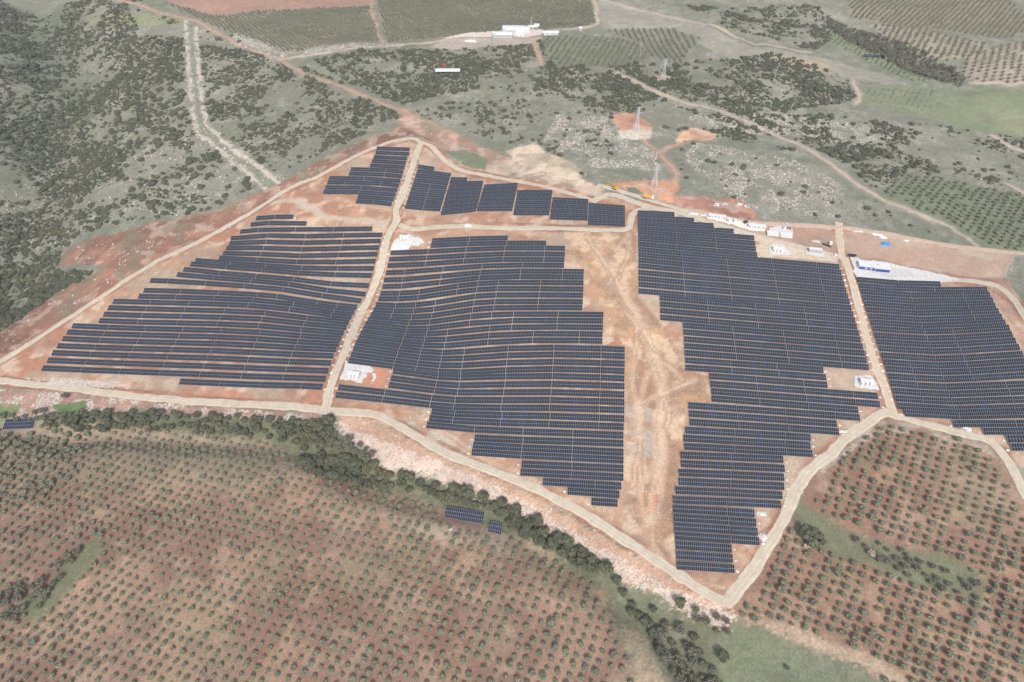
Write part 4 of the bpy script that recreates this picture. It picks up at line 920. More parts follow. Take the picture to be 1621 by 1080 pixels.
# ---------------- wild evergreen scrub on the hills
DZ = [  # polygon, density (bushes kept of candidates), clumpiness threshold, radius mean
 ([(-40,-20),(230,-20),(215,60),(290,60),(292,160),(310,215),(300,260),(200,270),(120,330),(0,420),(-40,420)], .80, .455, 2.9, 'upper left hillside'),
 ([(300,260),(330,225),(400,270),(395,300),(330,335),(250,345),(100,395),(0,420),(120,330),(200,270)], .30, .44, 2.7, 'slope above the red verge at left'),
 ([(-40,400),(100,395),(90,430),(180,440),(130,470),(60,520),(-40,560)], .9, .40, 3.3, 'thicket by the upper left road'),
 ([(315,70),(420,85),(540,130),(640,175),(620,190),(540,230),(450,275),(400,262),(335,205),(320,150)], .72, .50, 2.5, 'slope right of the stone track'),
 ([(495,95),(640,78),(700,150),(640,165),(560,135)], .8, .46, 2.7, 'scrub above the track at top centre'),
 ([(640,78),(860,60),(880,108),(950,100),(1090,100),(1100,150),(980,150),(900,160),(780,140),(700,150)], .8, .485, 2.7, 'scrub belt below the white farm sheds'),
 ([(820,135),(980,120),(1180,140),(1330,125),(1360,160),(1250,175),(1200,190),(1060,155),(1000,185),(900,160)], .8, .475, 2.6, 'scrub belt behind the pylons'),
 ([(1085,10),(1300,10),(1320,60),(1290,80),(1150,45)], .8, .49, 2.6, 'scrub at the top right'),
 ([(1080,100),(1240,85),(1340,120),(1350,150),(1180,145)], .8, .47, 2.6, 'scrub under the small poles'),
 ([(1340,130),(1352,140),(1365,165),(1350,165)], 1, .1, 2.4, 'clump by the green field'),
 ([(1060,165),(1130,180),(1330,180),(1460,210),(1400,250),(1340,260),(1260,225),(1130,190)], .85, .50, 2.4, 'rocky slope above the slope track'),
 ([(1020,200),(1170,205),(1260,240),(1130,215)], .9, .48, 2.4, 'slope below the right track'),
 ([(600,190),(760,150),(980,170),(970,260),(900,255),(800,225),(720,205)], .22, .48, 2.0, 'rocky slope above the sand pile'),
 ([(1060,225),(1330,280),(1480,370),(1340,355),(1200,345),(1080,290)], .02, .3, 2.0, 'rocky meadow above the parking area'),
 ([(1380,190),(1640,260),(1640,300),(1500,285),(1400,270)], .03, .4, 2.0, 'smooth slope at the right'),
 ([(1350,262),(1440,262),(1420,300),(1380,300)], .8, .4, 2.4, 'scrub left of the round tree orchard'),
 ([(1330,225),(1460,250),(1600,290),(1600,298),(1440,265)], .8, .45, 2.2, 'hedge over the right orchard'),
 ([(640,215),(700,228),(760,262),(770,255),(700,215)], .15, .4, 1.8, 'grass strip'),
 ([(215,15),(420,65),(300,62),(280,45)], .12, .5, 2.4, 'hill crest'),
 ([(1430,195),(1640,260),(1640,215),(1560,208)], .5, .5, 2.3, 'edge of the green field'),
]
wl = [(p, gpoly(p), d, th, r0, nm) for p, d, th, r0, nm in DZ]
bush = []
cell = {}
excl = [ZW[k] for k in ('site', 'verge', 'redtrack', 'sand', 'diggings', 'parking', 'orange1', 'orange2', 'clear1', 'clear2', 'clear3', 'farmyard', 'orchT1', 'orchT2', 'orchT3', 'orchT4', 'fieldR', 'orchR5')]
for pz, W, den, th, r0, nm in wl:
    xs = [p[0] for p in W]; ys = [p[1] for p in W]; area = (max(xs)-min(xs))*(max(ys)-min(ys)); n = int(area/6)
    X = rng.uniform(min(xs), max(xs), n); Y = rng.uniform(min(ys), max(ys), n); k = inpoly(X, Y, W)
    cl = fbm(X, Y, 34, 401, 4); cl2 = fbm(X, Y, 10, 402, 2); k &= ((cl*.7+cl2*.3 > th + rng.normal(0, .035, n)) & (rng.random(n) < den)) | (rng.random(n) < .055*den**1.3)
    for e in excl: k &= ~inpoly(X, Y, e)
    for t_, (pw, wd) in TRKW.items():
        if t_ not in ('corr_track', 'in_track'): k &= seg_dist(X, Y, pw) > wd+2.2
    for x, y, cv in zip(X[k], Y[k], cl[k]):
        r_ = max(.6, r0*(.32+ 1.3*rng.random()**2.2 + .9*(cv-.5)))
        ky = (int(x//5), int(y//5)); ok = True
        for i in (-1, 0, 1):
            for j in (-1, 0, 1):
                for (bx, by, br) in cell.get((ky[0]+i, ky[1]+j), ()):
                    if (bx-x)**2+(by-y)**2 < (.58*(br+r_))**2: ok = False; break
        if ok: cell.setdefault(ky, []).append((x, y, r_)); bush.append((x, y, r_, nm))
# a few single bushes traced one by one
for px, py, r_, nm in ((921,275,2.6,'single round bush beside the sand pile'), (1098,228,2.3,'round bush on the orange clearing'), (1130,258,2.7,'round bush above the parking area, leftmost'), (1158,261,2.8,'first of two joined bushes in the rocky meadow'), (1176,267,2.4,'second of two joined bushes in the rocky meadow'),
                       (1086,282,2.4,'small round bush left of the meadow'), (1162,313,2.3,'bush just above the parked cars'), (1272,305,2.6,'low bush in the stony meadow'), (1373,331,3.2,'big bush below the slope track')):
    x, y, z = G1(px, py); bush.append((x, y, r_, nm+'!'))
bx = np.array([b[0] for b in bush]); by = np.array([b[1] for b in bush]); br = np.array([b[2] for b in bush]); bz = height(bx, by)
qx, qy, qz = project(bx, by, bz); vis = (qx > 0) & (qx < 1621) & (qy > 0); sc = np.where(vis, br/qz, 0); sc[[i for i, b in enumerate(bush) if b[3].endswith('!')]] = 9
bsel = np.argsort(-sc)[:300]
BUV = [crown(200+s, 70, .15, 1., .8, 6, .92, ICO2 if s < 3 else ICO1, .3) for s in range(5)]
BUF = [crown(250+s, 26, .2, 1., .8, 4, .95, ICO1, .3) for s in range(4)]
bms = [new_mesh('scrub_bush', v[0], [v[1], v[2]], BUM) for v in BUV]
BG = 'wild evergreen bushes on the hillsides'
byreg = {}
for i in bsel: byreg.setdefault(bush[i][3], []).append(i)
for nm, mem in byreg.items():
    mem = sorted(mem, key=lambda i: qx[i])
    for mi, i in enumerate(mem):
        o = link('wild_bush', bms[i % 5]); r_ = br[i]; o.location = (bx[i], by[i], bz[i]+.2*r_); o.scale = (r_, r_, r_*.95); o.rotation_euler.z = (i*1.7) % 6.28
        tag(o, nm[:-1] if nm.endswith('!') else 'dark bush, %s from left of the largest, %s' % (ordw(mi+1), nm), 'bush', BG)
rest = np.array([i for i in range(len(bush)) if i not in set(bsel.tolist())])
ins = np.stack([bx[rest], by[rest], bz[rest]+.2*br[rest], br[rest], br[rest]*.95, rng.random(len(rest))*6.28, rng.integers(0, 4, len(rest))], 1)
tag(link('wild_scrub', merged('wild_scrub', BUF, ins, BUM)), 'dark evergreen scrub covering the hills around and beyond the site', 'scrub', BG, 'stuff')
print('bushes', len(bush))

# ---------------- trees along the creek
CT = [ # polygon, kind, spacing, radius
 ([(110,664),(160,656),(220,652),(300,657),(430,665),(520,672),(530,700),(500,712),(440,700),(350,688),(200,682),(110,686),(80,676)], 'g', 4.9, 3.0, 'creek wood below the left road'),
 ([(440,680),(525,670),(528,712),(470,715)], 'g', 4.4, 4.0, 'creek wood at its dark bend'),
 ([(475,728),(540,722),(600,745),(680,768),(740,782),(800,800),(850,830),(870,850),(900,862),(945,890),(960,905),(930,905),(880,880),(850,868),(815,842),(800,826),(765,812),(740,800),(660,784),(600,778),(540,765),(480,745)], 'g', 4.3, 3.6, 'dark creek wood above the left orchard'),
 ([(-20,660),(60,654),(110,656),(125,664),(70,667),(0,668)], 'b', 4.5, 2.6, 'bare trees beside the left edge table'),
 ([(120,655),(420,672),(440,695),(300,690),(150,680)], 'b', 5.2, 2.8, 'bare trees behind the left orchard'),
 ([(525,690),(590,710),(600,740),(550,735),(525,715)], 'b', 5., 3.0, 'bare trees beside the white rock bank'),
 ([(1040,985),(1080,1000),(1105,1030),(1130,1060),(1150,1100),(1080,1100),(1060,1060),(1040,1020)], 'b', 4.8, 3.0, 'bare trees at the bottom of the creek'),
 ([(955,900),(985,920),(1010,955),(1070,985),(1110,1010),(1120,1050),(1100,1090),(1060,1090),(1040,1030),(1005,985),(970,935)], 'g', 5.6, 3.0, 'green trees at the bottom of the creek'),
 ([(1095,965),(1160,985),(1150,1010),(1100,990)], 'b', 5., 2.4, 'bare thicket under the road corner'),
 ([(1340,850),(1420,870),(1480,895),(1550,930),(1545,955),(1470,930),(1400,900)], 'b', 4.6, 2.0, 'thicket in the green strip of the right orchard'),
 ([(1272,850),(1300,850),(1310,865),(1285,868)], 'g', 4.5, 3.6, 'dark clump in the right orchard'),
 ([(0,945),(40,925),(70,925),(110,880),(130,870),(70,960),(20,985),(0,985)], 'b', 5.0, 2.6, 'grey trees in the green gully at left'),
 ([(1310,28),(1400,62),(1480,95),(1530,125),(1520,138),(1440,115),(1360,75),(1310,45)], 'b', 4.8, 2.8, 'far grey tree line at the top right'),
]
TREES = []; cell = {}
for pz, kd, sp_, r0, nm in CT:
    W = gpoly(pz); xs = [p[0] for p in W]; ys = [p[1] for p in W]; n = int((max(xs)-min(xs))*(max(ys)-min(ys))/2.2)
    X = rng.uniform(min(xs), max(xs), n); Y = rng.uniform(min(ys), max(ys), n); k = inpoly(X, Y, W)
    for x, y in zip(X[k], Y[k]):
        ky = (int(x//7), int(y//7)); s2 = sp_*(.75+.5*rng.random())
        if all((a-x)**2+(b-y)**2 > s2**2 for i in (-1, 0, 1) for j in (-1, 0, 1) for a, b in cell.get((ky[0]+i, ky[1]+j), ())):
            cell.setdefault(ky, []).append((x, y)); TREES.append((x, y, r0*(.7+.55*rng.random()), kd, nm))
for px, py, r_, kd, nm in ((105,630,2.6,'g','single dark tree between road and green patch'), (1075,958,3.2,'g','round dark tree at the foot of the rock bank'), (1143,1043,3.4,'g','round dark tree in the bottom meadow'), (1377,880,2.6,'b','pale blossoming tree in the green strip'), (1245,1060,1.5,'b','small brown bush in the bottom meadow'), (1275,868,2.0,'b','small pale bush at the orchard path')):
    x, y, z = G1(px, py); TREES.append((x, y, r_, kd, nm+'!'))
print('creek trees', len(TREES))
TV = [crown(300+s, 80, .17, 1, .85, 7, .85, ICO2, .6) for s in range(4)]
tcm = [new_mesh('crown', v[0], [v[1], v[2]], BUM) for v in TV]; 
DGM = foliage_material('oak_leaves', (.048, .055, .04), (.14, .15, .11), (1.3, 1.2, 1.0)); tcm2 = [new_mesh('crown', v[0], [v[1], v[2]], DGM) for v in TV]
BV = [crown(330+s, 150, .11, 1, .8, 7, .62, ICO1, .6) for s in range(3)]; bcm = [new_mesh('crown', v[0], [v[1], v[2]], GRM) for v in BV]
PKM = foliage_material('pale_blossom', (.34, .29, .22), (.5, .44, .36), (1.1, 1, .95)); pcm = new_mesh('crown', BV[0][0], [BV[0][1], BV[0][2]], PKM)
tx = np.array([t[0] for t in TREES]); ty = np.array([t[1] for t in TREES]); tz = height(tx, ty); ux, uy, uz = project(tx, ty, tz)
score = np.array([t[2] for t in TREES])/uz*((ux > 0) & (ux < 1621) & (uy < 1080)); score[[i for i, t in enumerate(TREES) if t[4].endswith('!')]] = 9; keep = {}
for kd in 'gb':
    o_ = [i for i in np.argsort(-score) if TREES[i][3] == kd]; keep[kd] = (o_[:300], o_[300:])
protoT = {}
for kd in 'gb':
    names = {'g': 'evergreen_tree', 'b': 'bare_tree'}; reg = {}
    for i in keep[kd][0]: reg.setdefault(TREES[i][4], []).append(i)
    for nm, mem in reg.items():
        mem.sort(key=lambda i: ux[i])
        for mi, i in enumerate(mem):
            x, y, r_, _, _ = TREES[i]; pale = nm.startswith(('pale', 'small pale'))
            key = (kd, i % 8 if kd == 'g' else i % 3, pale)
            cm = pcm if pale else (tcm[i % 4] if i % 8 < 4 else tcm2[i % 4]) if kd == 'g' else bcm[i % 3]
            if key not in protoT:
                root = bpy.data.objects.new(names[kd], None); COL.objects.link(root); link('trunk', TRUNK, root); cr = link('crown', cm, root); cr.location = (0, 0, 1.2); protoT[key] = root
            else: root = copy_tree(protoT[key])
            root.location = (x, y, float(tz[i])); root.scale = (r_, r_, r_*.95); root.rotation_euler.z = (i*2.4) % 6.28
            tag(root, nm[:-1] if nm.endswith('!') else '%s tree, %s from left, %s' % ('dark green' if kd == 'g' else 'bare', ordw(mi+1), nm), 'tree', {'g': 'evergreen trees along the creek', 'b': 'bare grey trees in the gullies'}[kd])
    if keep[kd][1]:
        r_ = np.array(keep[kd][1]); rr = np.array([TREES[i][2] for i in r_])
        ins = np.stack([tx[r_], ty[r_], tz[r_]+1.1*rr, rr, rr*.9, rng.random(len(r_))*6.28, rng.integers(0, 3, len(r_))], 1)
        tag(link('creek_wood' if kd == 'g' else 'bare_wood', merged('wood', (TV if kd == 'g' else BV)[:3], ins, BUM if kd == 'g' else GRM)), 'mass of %s trees beyond the nearer ones' % ('green' if kd == 'g' else 'grey bare'), 'trees', {'g': 'evergreen trees along the creek', 'b': 'bare grey trees in the gullies'}[kd], 'stuff')

# ------------------------------------------------------------------ gravel pads
def cpt(ox, oy, s, x, y): return (ox+x/s, oy+y/s)
PADN = [0]
def pad(label, pts, mat, cell=.55, name='gravel_pad', off0=.30, rough=1.0):
    W = gpoly(pts); xs = [p[0] for p in W]; ys = [p[1] for p in W]; X, Y = np.meshgrid(np.arange(min(xs)-1, max(xs)+1, cell), np.arange(min(ys)-1, max(ys)+1, cell))
    xc, yc = X[:-1, :-1]+cell/2, Y[:-1, :-1]+cell/2
    k = inpoly(xc+(fbm(xc, yc, 3, 501, 3)-.5)*3*rough, yc+(fbm(xc, yc, 3, 502, 3)-.5)*3*rough, W); idx = np.arange(X.size).reshape(X.shape)
    F = np.stack([idx[:-1, :-1][k], idx[:-1, 1:][k], idx[1:, 1:][k], idx[1:, :-1][k]], 1); used, inv = np.unique(F, return_inverse=True)
    off = off0+.03*PADN[0]; PADN[0] += 1; x, y = X.ravel()[used], Y.ravel()[used]
    V = np.column_stack([x, y, height(x, y)+off]); tag(link(name, new_mesh(name, V, inv.reshape(F.shape), mat, smooth=True)), label, kind='structure')
WG = plain('white_crushed_limestone', (.56, .55, .53), .9, .2, 0, .25, .9); GG = plain('grey_gravel', (.50, .49, .47), .9, .1, 0, .25, .8); CG_ = plain('pale_concrete_slab', (.62, .62, .62), .8, .2, 0, .08, .4)
pad('white gravel pad beside the left road', c(520,560,11.58,[(290,180),(500,195),(700,212),(800,240),(822,300),(800,350),(700,365),(700,420),(650,460),(630,540),(500,520),(300,480),(215,460),(250,350)]), WG)
pad('white gravel spill beside the left pad', c(520,560,11.58,[(805,365),(860,375),(872,440),(840,530),(775,530),(800,450)]), WG)
pad('white gravel pad beside the right road', c(1200,560,6,[(910,215),(1000,200),(1050,205),(1100,240),(1140,320),(1145,352),(1050,342),(930,322),(905,290)]), WG)
pad('white gravel pad above the right block', c(1180,350,11.58,[(500,415),(680,435),(760,540),(860,580),(800,630),(640,637),(470,612),(418,560),(450,470)]), WG)
pad('white gravel pad under the long grey container', c(1180,350,11.58,[(1090,560),(1120,525),(1180,520),(1380,540),(1450,610),(1455,662),(1250,655),(1110,610)]), WG)
pad('white gravel pad at the top of the middle block', c(570,350,6,[(320,190),(380,150),(450,122),(520,150),(590,180),(602,210),(540,250),(480,235),(470,255),(300,225)]), WG)
pad('grey concrete slab at the top of the middle block', c(570,350,6,[(310,222),(468,240),(462,276),(285,290)]), CG_, rough=.2)
pad('white gravel yard of the blue fronted buildings', [(1344,408),(1355,408),(1362,411),(1405,416),(1440,425),(1480,433),(1520,442),(1505,446),(1470,449.5),(1400,446.5),(1358,440),(1350,431),(1352,424)], WG)
pad('grey rubble in the white yard', c(1370,400,6.46,[(60,190),(225,150),(440,190),(540,250),(350,262),(220,260),(100,215)]), GG)
pad('white gravel strip under the site cabins', c(1090,320,11.58,[(190,250),(360,215),(700,290),(1000,380),(1200,390),(1430,440),(1410,545),(1150,548),(960,480),(700,400),(400,325)]), plain('dusty_pale_gravel', (.66, .61, .55), .9, .1, 0, .15, .8))
pad('white gravel pad beside the cabins', c(1180,350,11.58,[(420,200),(440,150),(500,120),(640,110),(740,130),(868,140),(865,290),(760,312),(560,290),(430,240)]), WG)
pad('pale stone yard by the farm sheds', [(700,62),(760,60),(830,60),(858,56),(860,48),(838,44)], plain('farm_yard_dust', (.60, .54, .47), .9, .1, 0, .15, .3), 1.2)

# ------------------------------------------------------------------ built things
WHT = plain('white_painted_steel', (.64, .64, .63), .4, .4, 0, .04, .5); DRK = plain('dark_window_glass', (.03, .035, .045), .15, .5, 0, .1, 1); GRY = plain('grey_painted_steel', (.36, .38, .39), .5, .4, 0, .08, .6)
CON = plain('cast_concrete', (.45, .44, .42), .85, .2, 0, .12, .8); BLU = plain('deep_blue_cladding', (.035, .07, .30), .4, .4, 0, .08, .4); BLK = plain('black_rubber', (.02, .02, .022), .8, .2); YEL = plain('worn_yellow_paint', (.62, .36, .03), .5, .4, 0, .12, .8)
ORG = plain('orange_tank_paint', (.68, .30, .05), .5, .4, 0, .1, .5); RUST = plain('rusty_metal', (.22, .09, .05), .8, .2); BLT = plain('blue_tarpaulin', (.03, .26, .62), .6, .3, 0, .15, 1.2)
SHR = plain('white_sheet_roof', (.62, .63, .63), .45, .4, 0, .05, .2); SHW = plain('grey_green_sheet_wall', (.40, .44, .42), .6, .3, 0, .1, .3); BRK = plain('red_brick', (.34, .12, .08), .85, .2, 0, .15, .8)
def station(px, py, label, rz=0):
    x, y, z = G1(px, py); t = empty('transformer_station', (x, y, z+.35), R(rz))
    MB().box(-4.6, 4.6, -2.6, 3.6, -.6, .12).build('plinth', CON, t)
    MB().box(-4.2, 4.2, -.9, 1.5, .12, 2.75).build('housing', WHT, t)
    MB().box(-4.35, 4.35, -1.1, 1.7, 2.752, 2.95).build('roof', WHT, t)
    for i in (-1, 0, 1): MB().box(i*2.6-.95, i*2.6+.95, -2.2, -.92, .13, 2.1).build('switch_cabinet', WHT, t); 
    for i in (-1.3, 1.3): MB().box(i-.28, i+.28, -1.1, -.93, .13, 2.2).build('side_louvre', GRY, t)
    m = MB(); m.box(-1.2, 2.6, 2.0, 3.2, .12, 1.7); 
    for i in range(9): m.box(-1.15+i*.43, -1.0+i*.43, 1.62, 1.99, .3, 1.6); m.box(-1.15+i*.43, -1.0+i*.43, 3.21, 3.55, .3, 1.6)
    tr = m.build('transformer', GRY, t)
    for i in range(3): MB().bar((-.4+i*1.1, 2.6, 1.7), (-.4+i*1.1, 2.6, 2.6), .13, n=6).build('bushing', BLK, tr)
    tag(t, label, 'transformer station', 'white transformer stations on gravel pads')
station(560, 595.5, 'white transformer station on the gravel pad by the left road', 0)
station(1371, 607.5, 'white transformer station on the gravel pad by the right road', -3)
station(1231.5, 397.5, 'white transformer station on the pad above the right block', -3)
station(641, 379, 'white transformer station at the top of the middle block', 0)
def cabin(px, py, w, d, h, label, rz, nwin=2, body=WHT, cat='site cabin'):
    x, y, z = G1(px, py); t = empty('site_cabin', (x, y, z+.45), R(rz))
    MB().box(-w/2, w/2, -d/2, d/2, 0, h).build('body', body, t); MB().box(-w/2-.12, w/2+.12, -d/2-.12, d/2+.12, h+.002, h+.14).build('roof', SHR, t)
    if nwin:
        dr = MB().box(-.42, .42, -d/2-.05, -d/2-.004, .1, 2.1).build('door', GRY, t); MB().box(.25, .33, -d/2-.1, -d/2-.052, 1.0, 1.15).build('handle', BLK, dr)
        for i in range(nwin):
            xx = -w/2+ (w/(nwin+1))*(i+1) + (.9 if i >= nwin/2 else -.9)
            f = MB().box(xx-.55, xx+.55, -d/2-.05, -d/2-.004, 1.0, 1.95).build('window', DRK, t); MB().box(xx-.65, xx+.65, -d/2-.12, -d/2-.052, .9, .99).build('sill', WHT, f)
    for sx in (-1, 1): MB().box(sx*(w/2-.5)-.2, sx*(w/2-.5)+.2, -d/2+.1, d/2-.1, -.5, -.002).build('skid', CON, t)
    tag(t, label, cat, 'white cabins of the site compound')
cabin(1127.5, 344.5, 7, 2.6, 2.7, 'white cabin at the left end of the compound', -4); cabin(1141.2, 346.5, 7, 2.6, 2.7, 'second white cabin from the left in the compound', -4, 2)
cabin(1190.5, 360.3, 6.5, 3, 2.7, 'white cabin left of its twin in the longer pair', -4, 2); cabin(1204, 361.8, 6.5, 3, 2.7, 'white cabin right of its twin in the longer pair', -4, 2)
cabin(1152.8, 350.5, 3.2, 2.4, 2.5, 'small square white cabin in the compound', -4, 1); cabin(1163, 352.5, 1.9, 2.6, 2.5, 'narrow upright white cabin beside the square one', -4, 0)
cabin(1222.5, 371.5, 8.5, 5, 1.2, 'low white covered stack on the pad beside the cabins', -3, 0, cat='covered stack')
cabin(1244, 374, 9, 5.5, 1.2, 'low white covered stack under the red loaded truck', -3, 0, cat='covered stack')
cabin(1289.5, 399.5, 9.5, 3.0, 2.9, 'long grey container on its own white pad', -3, 0, GRY, 'container')
cabin(1314.3, 387.3, 2.2, 2.0, 2.0, 'tiny white box beside the entrance road', -3, 0, cat='box')
# blue fronted buildings
def bluehouse(px, py, label, win):
    x, y, z = G1(px, py); t = empty('blue_fronted_building', (x, y, z+.4), R(-3)); w, d = 11.4, 6.6
    MB().box(-w/2, w/2, -d/2, d/2, -.4, 2.9).build('wall', WHT, t)
    f = MB().box(-w/2+.1, w/2-.1, -d/2-.1, -d/2-.003, .1, 2.6).build('front_cladding', BLU, t)
    MB().box(-w/2-.3, w/2+.3, -d/2-.35, d/2+.3, 2.902, 3.15).build('roof', SHR, t)
    for xx in win: g = MB().box(xx-.8, xx+.8, -d/2-.19, -d/2-.103, .9, 2.1).build('window', WHT, t); MB().box(xx-.55, xx+.55, -d/2-.24, -d/2-.192, 1.1, 1.9).build('pane', GRY, g)
    tag(t, label, 'building', 'blue fronted buildings in the white yard')
bluehouse(1370.3, 423.6, 'left white roofed building with blue front and two windows', (-.8, 2.8)); bluehouse(1393.6, 426.9, 'right white roofed building with plain blue front', ())
def mast(px, py, h, label, r=.16, lamp=True, mat=WHT, cat='mast'):
    x, y, z = G1(px, py); t = empty('mast', (x, y, z)); MB().bar((0, 0, -.5), (0, 0, h), r, n=6, r2=r*.6).build('pole', mat, t)
    MB().box(-.4, .4, -.4, .4, -.3, .35).build('base', CON, t)
    if lamp: MB().box(-.9, .9, -.2, .2, h, h+.35).build('crossarm', GRY, t)
    tag(t, label, cat)
mast(1382.6, 434, 9.5, 'white mast in front of the blue fronted buildings'); mast(1485.5, 435, 5, 'short white mast beside the fence of the white yard', .2)
mast(1013.6, 87, 15, 'thin white pole above the orchard rows at top', .22); mast(1225.6, 127, 15, 'thin white pole in the scrub right of the pylons', .22); mast(1352, 150, 9, 'short white pole beside the green field', .2); mast(840.5, 48, 16, 'white mast rising behind the farm sheds', .35, mat=WHT)
mast(587, 231, 4, 'small white post outside the upper left road', .25, False); mast(650, 663, 3, 'small white post below the left junction', .2, False); mast(59, 611, 3, 'small white post by the bottom left road', .2, False)
# dark canopy at the entrance
x, y, z = G1(1347.6, 408.5); t = empty('entrance_canopy', (x, y, z), R(-3)); MB().box(-3, 3, -1.4, 1.4, 2.7, 2.95).build('roof', plain('dark_roof_sheet', (.035, .035, .04), .6, .3), t)
for sx in (-2.7, 2.7):
    for s2 in (-1.1, 1.1): MB().bar((sx, s2, -.4), (sx, s2, 2.7), .09).build('post', GRY, t)
tag(t, 'dark roofed canopy at the entrance road', 'canopy')
# lattice pylons
PYL = plain('zinc_coated_pylon_steel', (.62, .63, .64), .5, .4, 0, .05)
def pylon(px, py, h, label, rz):
    x, y, z = G1(px, py); t = empty('lattice_pylon', (x, y, z), R(rz)); a = 2.9; wst = .75; hw = h*.62
    def wd(q): return a+(wst-a)*min(1, q/hw) if q < hw else wst*(1-.35*(q-hw)/(h-hw))
    for sx in (-1, 1):
        for s2 in (-1, 1): m = MB(); m.bar((sx*a, s2*a, -.8), (sx*wst, s2*wst, hw), .15, r2=.12); m.bar((sx*wst, s2*wst, hw), (sx*wst*.65, s2*wst*.65, h), .14, r2=.11); l = m.build('leg', PYL, t); MB().box(sx*a-.6, sx*a+.6, s2*a-.6, s2*a+.6, -1.0, .25).build('footing', CON, l)
    m = MB(); lv = [0, .18, .34, .48, .62, .72, .82, .91, 1.0]
    for q0, q1 in zip(lv[:-1], lv[1:]):
        w0, w1 = wd(q0*h), wd(q1*h)
        for (ax_, ay_), (bx_, by_) in (((-1, -1), (1, -1)), ((1, -1), (1, 1)), ((1, 1), (-1, 1)), ((-1, 1), (-1, -1))):
            m.bar((ax_*w0, ay_*w0, q0*h), (bx_*w1, by_*w1, q1*h), .07, n=3); m.bar((bx_*w0, by_*w0, q0*h), (ax_*w1, ay_*w1, q1*h), .07, n=3); m.bar((ax_*w1, ay_*w1, q1*h), (bx_*w1, by_*w1, q1*h), .07, n=3)
    m.build('bracing', PYL, t)
    for q, L in ((.78, 3.6), (.89, 3.0), (.99, 2.4)):
        k = MB(); k.bar((-L, 0, q*h), (L, 0, q*h), .13, n=4); k.bar((-L, 0, q*h), (0, .0, q*h+1.0), .08, n=3); k.bar((L, 0, q*h), (0, 0, q*h+1.0), .08, n=3); arm = k.build('crossarm', PYL, t)
        for sx in (-1, 1): MB().bar((sx*L*.95, 0, q*h-1.3), (sx*L*.95, 0, q*h-.1), .1, n=5).build('insulator', GRY, arm)
    tag(t, label, 'pylon', 'lattice pylons on the hill')
pylon(1006.8, 208, 25, 'steel lattice pylon on the orange clearing with white stones', 12); pylon(1035, 297, 23, 'nearest steel lattice pylon on orange earth above the trucks', 8); pylon(1049, 127.5, 24, 'farthest steel lattice pylon among the dark scrub', 15)
# farm and sheds
def shed(P, w, d, h, label, rz, wall=WHT, ridge=1.6, side_open=False, name='farm_shed', g='white farm buildings above the scrub'):
    x, y, z = G1(*P); t = empty(name, (x, y, z), R(rz))
    if not side_open:
        MB().box(-w/2, w/2, -d/2, d/2, -2, h).build('wall', wall, t)
        for i in range(max(2, int(w/9))): xx = -w/2+(i+.5)*w/max(2, int(w/9)); MB().box(xx-1.3, xx+1.3, -d/2-.12, -d/2-.003, 1.4, 2.8).build('window', GRY, t)
    else:
        for i in range(6):
            for s2 in (-1, 1): xx = -w/2+.4+i*(w-.8)/5; MB().bar((xx, s2*(d/2-.3), -2), (xx, s2*(d/2-.3), h), .14).build('post', GRY, t)
    m = MB(); e = .5
    V = [(-w/2-e, -d/2-e, h), (w/2+e, -d/2-e, h), (w/2+e, 0, h+ridge), (-w/2-e, 0, h+ridge), (w/2+e, d/2+e, h), (-w/2-e, d/2+e, h)]
    V2 = [(a_, b_, c_+.2) for a_, b_, c_ in V]; m.add(V+V2, [(0, 1, 2, 3), (3, 2, 4, 5), (6, 7, 8, 9), (9, 8, 10, 11), (0, 1, 7, 6), (4, 5, 11, 10), (1, 2, 8, 7), (2, 4, 10, 8), (0, 3, 9, 6), (3, 5, 11, 9)]); m.build('roof', SHR, t)
    if not side_open: MB().box(-w/2+.2, -w/2+3.2, -d/2+.5, -d/2+2.5, h+.6, h+1.3).build('roof_vent', GRY, t)
    tag(t, label, 'shed', g)
shed((796, 58.5), 24, 10, 4.5, 'long low farm shed with grey green walls at the left', 6, SHW)
shed((812, 52.5), 26, 16, 6.5, 'largest white farm shed with a bright sheet roof', 6)
shed((821, 56.5), 13, 9, 6, 'white farm shed wall facing the viewer in the middle', 6, WHT); shed((831.5, 51.5), 11, 14, 5.5, 'white farm shed at the right end of the big roofs', 6)
shed((842, 45.5), 9, 5, 3, 'small white farm building beside the mast', 6); shed((849.5, 44.8), 6, 5, 4.2, 'small tall white farm building right of the mast', 6)
shed((871, 54.8), 17, 4, 3, 'low long white shed at the orchard corner', 5); shed((882, 54.2), 3.5, 3.5, 2.6, 'tiny white hut right of the low long shed', 5); shed((919, 47.3), 3, 3, 2.6, 'tiny white hut on the orchard road', 5)
shed((709, 115.3), 27, 7.5, 3.2, 'open shelter with a white roof alone in the meadow', 7, side_open=True, ridge=.7, name='open_shelter', g='small shelters in the meadow')
x, y, z = G1(703, 106.5); t = empty('brick_hut', (x, y, z), .1); MB().box(-2.4, -.6, -1.6, 1.6, -.5, 3.4).box(.6, 2.4, -1.6, 1.6, -.5, 3.4).box(-.598, .598, 1, 1.6, -.5, 3).build('wall', BRK, t); MB().box(-2.6, 2.6, -1.8, 1.8, 3.402, 3.6).build('roof', BRK, t); tag(t, 'small red brick hut above the white roofed shelter', 'hut')
shed((748, 64.5), 9, 3, .7, 'low white pile left of the farm sheds', 5, name='covered_pile', g=None) if False else None
